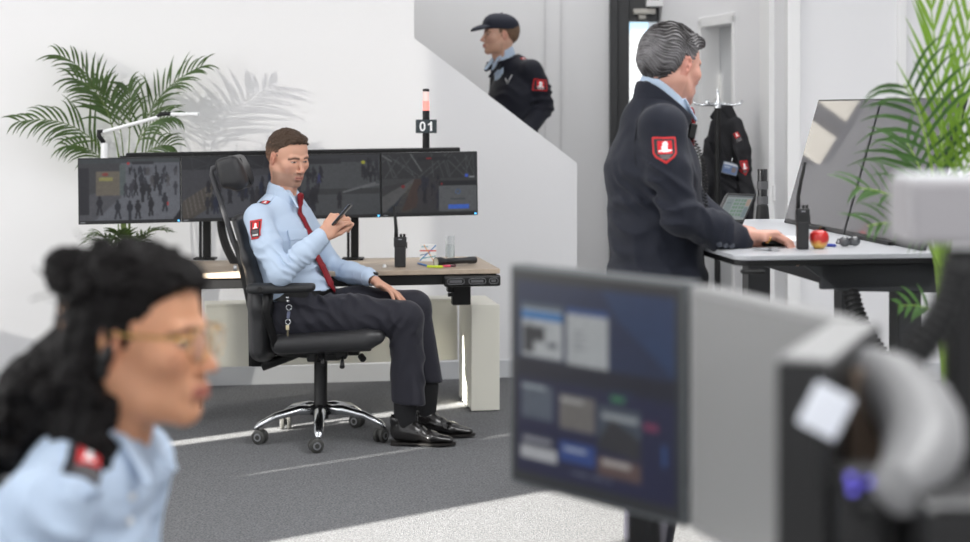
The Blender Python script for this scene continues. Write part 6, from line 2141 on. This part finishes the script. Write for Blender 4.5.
# ------------------------------------------------------------------ coat stand, jacket and pass
c = P(717.5, 200, 8.47); c[2] = 0
cs = thing('coat_stand', c, 'slim black coat stand with chrome hooks before the pale door', 'coat stand')
s8 = 8.47 / 1600; z8 = lambda py: 1.4 - (py - HY) * s8
MB().cyl(A(c[0], c[1], 0), A(c[0], c[1], z8(105)), .016, 20).build('pole', BLACKM, cs, smooth='auto')
MB().lathe([(.0001, 0), (.13, 0), (.13, .01), (.03, .022), (.016, .03)], c, n=32).build('base', BLACKM, cs, smooth='auto')
MB().lathe([(.0185, z8(108)), (.0185, z8(100)), (.008, z8(97)), (.007, z8(90)), (.0001, z8(89))], c).build('finial', CHROME, cs, smooth='auto')
for a in (math.pi, 0, 4.2, 1.9):
    d_ = A(math.cos(a), math.sin(a), 0)
    MB().tube([A(c[0], c[1], z8(104)) + d_ * .015, A(c[0], c[1], z8(105)) + d_ * .08, A(c[0], c[1], z8(104)) + d_ * .118, A(c[0], c[1], z8(100.5)) + d_ * .132], [.0085, .0075, .0065, .007], 8).build('hook', CHROME, cs, smooth=True)
jc = A(c[0] + .055, c[1] - .02, 0)
jt = thing('hanging_jacket', A(jc[0], jc[1], z8(195)), 'black uniform jacket with red badges hanging from the coat stand', 'jacket')
pj = lambda px, py, Y=8.5: P(px, py, Y + .10)
s = Sdf()
s.econe(pj(729, 240), pj(728, 175), A(1, .2, 0), (.115, .060), (.105, .060), k=.03, cap=.4)
s.econe(pj(728, 175), pj(727, 125), A(1, .2, 0), (.105, .060), (.070, .050), k=.04)
s.econe(pj(727, 125), pj(724, 110), A(1, .2, 0), (.060, .045), (.030, .025), k=.03)
s.chain([pj(736, 124, 8.45), pj(742, 150, 8.42), pj(747, 195, 8.42), pj(748, 232, 8.43)], [.040, .046, .040, .034], k=.02)
s.chain([pj(716, 124, 8.5), pj(709, 150, 8.5), pj(707, 200, 8.5)], [.03, .036, .036], k=.02)
cloth_folds(s, [(pj(727, 160, 8.44), A(1, 0, .2), .2, .010, .07), (pj(742, 180, 8.40), A(.6, 0, .8), .12, .006, .05), (pj(728, 215, 8.44), A(1, 0, -.1), .2, .010, .06)])
jb = sdf_obj('jacket_body', s, .007, mat('black jacket cloth', (24, 24, 29), .75, bump=.3, bscale=500), jt, 1)
s = Sdf(); s.econe(pj(727, 107, 8.48), pj(735, 121, 8.44), A(1, 0, .6), (.030, .010), (.022, .010), k=.01); s.econe(pj(722, 106, 8.5), pj(713, 118, 8.5), A(1, 0, -.6), (.024, .010), (.02, .01), k=.01)
sdf_obj('jacket_collar', s, .004, MATS['black jacket cloth'], jb, 1)
patch('shield', 'sleeve_badge', jb, jb, pj(744.5, 168, 8.38), nrm(A(.1, -1, .05)), A(-.12, 0, 1), .042, .080)
patch('rank', 'rank_slide', jb, jb, pj(737.5, 137, 8.39), nrm(A(.1, -1, .3)), A(-.4, 0, 1), .035, .060)
idt = thing('id_badge', pj(728, 168, 8.36), 'small plastic identity pass clipped to the hanging black jacket', 'badge')
hit = surface_of(jb); hp_ = hit(pj(729.5, 168.5, 8.42), A(0, -1, 0), .2, .035)
Rr = rot((0, 1, 0), math.radians(14))
MB().box(hp_, (16 * s8, .004, 12 * s8), Rr).build('holder', mat('clear sleeve', (120, 128, 140), .2, coat=.5), idt, bev=.002)
im = Img(24, 16, (92, 112, 150)); im.rect(0, 0, 1, .16, (190, 196, 204)); im.rect(.62, .3, .9, .8, (120, 110, 108)); im.rect(.08, .34, .5, .42, (170, 180, 196)); im.rect(.08, .52, .44, .58, (150, 162, 184))
ux, uz = Rr @ A(1, 0, 0), Rr @ A(0, 0, 1)
f0 = hp_ + A(0, -.0026, 0)
picture('card', f0 - ux * 7.2 * s8 + uz * 5.2 * s8, f0 + ux * 7.2 * s8 + uz * 5.2 * s8, f0 - ux * 7.2 * s8 - uz * 5.2 * s8, im, PICT, idt)
MB().tube([hp_ + uz * 6 * s8, hp_ + uz * 9 * s8, hp_ + uz * 12 * s8 + A(0, .006, 0)], [.005, .003, .006], 8).build('clip', CHROME, idt, smooth=True)

# ------------------------------------------------------------------ the near palm
rq = random.Random(23)
pb = A(1.16, 3.98, 0)
p2_ = thing('potted_palm', pb, 'bright green palm with long fronds rising in front of the leaning displays', 'plant')
pot(p2_, pb, .15, .34, mat('white pot', (228, 228, 226), .45))
base = pb + A(0, 0, .31)
FR = [  # via, control, tip, depth at the tip, leaflets, length, droop, bright, side, fan
    ((938, 240), (934, 130), (904, 84), 3.88, 9, .27, 1.5, 0, (.1, -1, .5), 1.25),
    ((942, 240), (946, 130), (930, 0), 3.98, 9, .25, .35, 1, (0, -1, .2), .5),
    ((946, 240), (962, 130), (968, 10), 4.04, 8, .24, .35, 1, (0, -1, .2), .5),
    ((936, 250), (930, 176), (905, 140), 4.08, 8, .17, 1.2, 0, (.2, -1, .6), 1.0),
    ((936, 265), (922, 190), (856, 188), 3.80, 9, .15, 1.0, 0, (0, -1, .9), .8),
    ((940, 275), (926, 210), (868, 226), 3.76, 9, .15, 1.1, 0, (0, -1, .8), .8),
    ((944, 290), (958, 180), (975, 140), 3.9, 8, .18, 1.0, 1, (0, -1, .8), .9),
]
for via, ct, tipp, Yt, nl, ll, dr, br_, sd_, fan_ in FR:
    p1 = P(*via, 3.96); pc2 = P(*ct, (3.96 + Yt) / 2); p3 = P(*tipp, Yt)
    path = np.concatenate([bez(base + A(rq.uniform(-.02, .02), rq.uniform(-.02, .02), 0), (base + p1) / 2 + A(0, 0, .05), p1, 5)[:-1], bez(p1, pc2, p3, 12)])
    b = MB(); frond(b, path, nl, ll, .0060, dr, rnd=rq, start=.46, side=A(*sd_), tipshrink=.6, fan=fan_, rach=.006)
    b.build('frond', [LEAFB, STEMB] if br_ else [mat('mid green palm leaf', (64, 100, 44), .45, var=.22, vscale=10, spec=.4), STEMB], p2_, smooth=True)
b = MB(); p1 = P(950, 330, 3.9)
frond(b, np.concatenate([np.linspace(base, p1, 3)[:-1], bez(p1, P(935, 300, 3.86), P(898, 306, 3.82), 8)]), 4, .10, .007, 1.0, rnd=rq, start=.6, side=A(0, -1, .6), rach=.004)
b.build('frond', [MATS['mid green palm leaf'], STEMB], p2_, smooth=True)

# ------------------------------------------------------------------ the near console: three monitors seen from beside the operator
con = thing('console_desk', A(.55, 1.45, 0), 'near operator console desk with pale top carrying the three angled monitors', 'desk')
MB().prism([(-.15, .55), (.62, .55), (1.0, .9), (1.0, 2.0), (.75, 2.28), (.05, 2.28), (-.15, 2.0)], A(0, 0, .70), A(1, 0, 0), A(0, 1, 0), .022).build('tabletop', mat('console top', (200, 200, 200), .45), con, bev=.003)
for x, y in ((.0, .75), (.9, 1.0), (.05, 2.1), (.8, 2.1)):
    MB().box(A(x, y, .35), (.06, .06, .70)).build('leg', BLACKM, con, bev=.004)

def near_monitor(a, b_, z0, z1, lab, im=None, face=None, fcol=None, back=None, th=.035, standp=None):
    """a, b_: plan positions of the two ends (seen from the screen side a is on the left)"""
    a, b_ = np.asarray(a, float), np.asarray(b_, float)
    u = nrm(A(b_[0] - a[0], b_[1] - a[1], 0)); n = A(u[1], -u[0], 0)          # n: out of the screen
    W = np.linalg.norm(b_ - a); H = z1 - z0
    c = A((a[0] + b_[0]) / 2, (a[1] + b_[1]) / 2, 0)
    R_ = np.stack([u, -n, A(0, 0, 1)], 1)
    sp = c - n * .11
    t = thing('console_monitor', A(sp[0], sp[1], .722), lab, 'monitor', 'monitors on the near console')
    fr = mat('dark grey frame', (92, 96, 98), .4, metal=.2) if im is not None else fcol
    MB().box(c - n * th / 2 + A(0, 0, (z0 + z1) / 2), (W, th, H), R_).build('housing', fr, t, bev=.004)
    p = lambda x, z: A(a[0], a[1], z) + u * x + n * .0008
    if im is not None:
        bz = mat('black bezel', (30, 31, 33), .4)
        MB().box(c + A(0, 0, (z0 + z1) / 2) + n * .0002, (W - .014, .001, H - .014), R_).build('bezel', bz, t)
        picture('screen', p(.017, z1 - .018), p(W - .017, z1 - .018), p(.017, z0 + .024), im, mat('near screen', attr=True, rough=.3, spec=.3, screen=.62), t)
    elif face is not None:
        MB().box(c + A(0, 0, (z0 + z1) / 2) + n * .0002, (W - .02, .001, H - .02), R_).build('screen', face, t)
    b = MB(); b.box(sp + A(0, 0, (.722 + z1 - .08) / 2), (.05, .025, z1 - .08 - .722), R_); b.box(c - n * (th + .03) + A(0, 0, (z0 + z1) / 2), (.07, .07, .07), R_)
    b.build('stand', BLACKM, t)
    MB().box(sp + A(0, 0, .728), (.16, .12, .012), R_).build('base', BLACKM, t, bev=.003)
    return t, c, u, n
im = Img(110, 110, (24, 28, 48))
im.poly([(0, 0), (1, 0), (1, .42), (.72, .52), (0, .42)], (28, 40, 70)); im.poly([(.55, .0), (1, .0), (1, .40), (.66, .16)], (34, 56, 92)); im.rect(0, .52, 1, 1, (26, 26, 58)); im.rect(0, .41, 1, .50, (22, 22, 34))
im.rect(0, 0, 1, .02, (36, 40, 50))
im.rect(.035, .13, .31, .40, (176, 180, 182)); im.rect(.035, .13, .31, .155, (80, 92, 104)); im.rect(.035, .165, .31, .205, (40, 110, 170)); im.rect(.05, .245, .19, .32, (42, 42, 44)); im.rect(.05, .32, .12, .385, (50, 50, 52)); im.rect(.21, .32, .27, .345, (70, 74, 84))
for k in range(5): im.rect(.05, .215 + .006 * k, .05 + .04 * (k + 1), .217 + .006 * k, (140, 144, 148))
im.rect(.34, .13, .60, .41, (172, 176, 178)); im.rect(.34, .13, .60, .155, (34, 70, 130))
for k in range(4): im.rect(.38, .24 + .025 * k, .44 + .02 * (k % 2), .248 + .025 * k, (120, 124, 128))
im.rect(.04, .55, .25, .72, (84, 92, 104)); im.rect(.04, .55, .20, .565, (150, 160, 166))
im.rect(.29, .56, .52, .74, (108, 104, 100)); im.rect(.30, .585, .45, .60, (170, 170, 168))
im.rect(.54, .58, .80, .76, (66, 74, 84)); im.rect(.56, .62, .78, .645, (150, 156, 160)); im.poly([(.54, .76), (.62, .64), (.80, .72), (.80, .82), (.54, .80)], (46, 44, 44)); im.rect(.62, .53, .70, .555, (60, 120, 80)); im.rect(.82, .63, .9, .66, (120, 50, 80))
im.rect(.04, .80, .25, .86, (52, 54, 66)); im.rect(.05, .82, .24, .835, (150, 150, 160)); im.rect(.03, .86, .27, .93, (176, 178, 182))
im.rect(.29, .80, .52, .90, (40, 66, 130)); im.rect(.32, .83, .46, .85, (160, 170, 190)); im.rect(.54, .84, .80, .93, (92, 72, 66)); im.rect(.56, .85, .74, .87, (170, 164, 160)); im.rect(.93, .72, .95, .82, (50, 84, 140))
for k in range(9): im.rect(.36 + .03 * k, .945, .375 + .03 * k, .958, (130, 134, 150))
im.grain(.05, 9, 1)
near_monitor((.038, 2.458), (.2736, 2.188), .828, 1.1635, 'near dark-framed monitor showing two white document windows on blue', im, standp=None)
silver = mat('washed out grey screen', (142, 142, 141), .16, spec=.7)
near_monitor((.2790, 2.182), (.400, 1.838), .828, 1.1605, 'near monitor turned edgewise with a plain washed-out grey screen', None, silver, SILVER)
t, c, u, n = near_monitor((.402, 1.832), (.279, 1.535), .80, 1.158, 'near black monitor back seen almost edge on with silver top', None, mat('dark screen', (12, 12, 13), .3), mat('deep black shell', (9, 9, 10), .35), th=.05)
MB().box(c - n * .025 + A(0, 0, 1.1595), (.30, .05, .004), np.stack([u, -n, A(0, 0, 1)], 1)).build('top_strip', SILVER, t, bev=.001)
# white card on the black monitor
q = lambda px, py, Y: P(px, py, Y)
cd_ = q(826, 411, 1.50)
wc = thing('white_label_card', cd_, 'tilted bright white card fixed beside the black monitor back', 'card')
b = MB(); Rw = rot((0, 1, 0), math.radians(27))
b.box(cd_, (.040, .006, .044), Rw); b.build('card', mat('glossy white card', (238, 242, 250), .2, coat=.4), wc, bev=.004)
b = MB(); b.box(cd_ + A(.002, .012, -.03), (.014, .016, .09)); b.build('holder', BLACKP, wc, bev=.002)
# curved pale console rim with the dark inside
rm = thing('curved_console_rim', A(.40, 1.42, .722), 'curved pale grey console shell with dark brown inside beside the black monitor', 'console')
def arc(px, py, Y): return P(px, py, Y)
ol = [(826, 376), (862, 376), (898, 390), (920, 416), (926, 444), (916, 470), (896, 492)]
Ys = [1.74, 1.70, 1.64, 1.57, 1.51, 1.47, 1.44]
V, Fc = [], []
pts = np.array([P(x, y, Y) for (x, y), Y in zip(ol, Ys)])
tt = np.linspace(0, 6, 40)
sp_ = np.stack([np.interp(tt, range(7), pts[:, i]) for i in range(3)], 1)
for _ in range(6): sp_[1:-1] = (sp_[:-2] + 2 * sp_[1:-1] + sp_[2:]) / 4
b = MB(); b.tube(sp_, [.024 + .016 * math.sin(math.pi * k / 39) for k in range(40)], 16, flat=1.); b.build('rim', mat('pale satin shell', (138, 138, 139), .4, spec=.5), rm, smooth=True)
b = MB()
inn = sp_ + A(-.018, .02, -.022)
b.tube(inn, .014, 10); b.build('inner_edge', BLACKP, rm, smooth=True)
s = Sdf(); ctr = P(866, 436, 1.64)
s.ell(ctr, (.062, .05, .070), k=.01); s.plane(ctr + A(0, -.012, 0), A(0, -1, .1), .004)
sdf_obj('inside_panel', s, .006, mat('brown leatherette', (92, 76, 62), .5), rm, 1)
b = MB(); b.box(A(.395, 1.56, .80), (.12, .10, .16)); b.build('pedestal', SILVER, rm, bev=.01)
# small device with violet lights
dv = thing('signal_device', P(857, 500, 1.5), 'small black device with two violet lights below the curved shell', 'device')
b = MB(); b.box(P(858, 520, 1.5), (.045, .05, .10)); b.build('case', BLACKP, dv, bev=.006)
for px, py in ((851, 478), (869, 482), (853, 490)):
    s = Sdf(); s.sph(P(px, py, 1.47), .0042); sdf_obj('violet_light', s, .0015, mat('violet led', (120, 110, 230), .3, emit=(110, 100, 255), estr=.5), dv, 1)
# lower equipment blocks at the edge
bl_ = thing('equipment_case', P(950, 520, 1.45), 'black equipment case with grey top plate under the curved shell', 'case')
MB().box(P(955, 545, 1.45) + A(.02, 0, .0), (.12, .12, .11)).build('case', BLACKP, bl_, bev=.006)
MB().box(P(955, 478, 1.45) + A(.02, 0, -.012), (.12, .12, .008)).build('top_plate', SILVER, bl_, bev=.002)
# pale box on a black post, with its cable sleeve
bx_ = thing('pale_equipment_box', P(960, 300, 1.82), 'pale grey equipment box with rounded edges on a black post', 'box')
c0, c1 = P(907, 250, 1.82), P(1010, 250, 1.82)
MB().box(A((c0[0] + c1[0]) / 2, 1.86, P(0, 212, 1.82)[2]), (c1[0] - c0[0], .10, 66 * 1.82 / 1600)).build('housing', mat('pale grey shell', (168, 165, 168), .5), bx_, bev=.007)
MB().box(A((c0[0] + c1[0]) / 2, 1.865, P(0, 212, 1.82)[2] + 34 * 1.82 / 1600), (c1[0] - c0[0] - .012, .085, .006)).build('lid', mat('lid light', (214, 217, 219), .4), bx_, bev=.003)
b = MB(); b.box(A(P(965, 0, 1.86)[0], 1.86, (.722 + P(0, 250, 1.86)[2]) / 2), (.040, .04, P(0, 250, 1.86)[2] - .722)); b.build('post', BLACKM, bx_, bev=.003)
MB().box(A(P(965, 0, 1.86)[0], 1.86, .728), (.16, .16, .012)).build('base', BLACKM, bx_, bev=.003)
pts = np.concatenate([bez(P(958, 262, 1.80), P(950, 318, 1.80), P(915, 352, 1.78), 14), bez(P(915, 352, 1.78), P(890, 372, 1.77), P(868, 400, 1.80), 8)[1:]])
b = MB(); b.tube(pts, .0165, 12)
cum = np.concatenate([[0], np.cumsum(np.linalg.norm(np.diff(pts, axis=0), axis=1))])
for sK in np.arange(.006, cum[-1], .0115):
    p = np.array([np.interp(sK, cum, pts[:, i]) for i in range(3)]); p2 = np.array([np.interp(sK + .004, cum, pts[:, i]) for i in range(3)])
    b.torus(p, nrm(p2 - p + 1e-9), .0170, .0032, 14, 6)
tag(b.build('cable_sleeve', RUBBER, smooth=True), 'thick black corrugated cable sleeve hanging from the pale equipment box', 'cable')
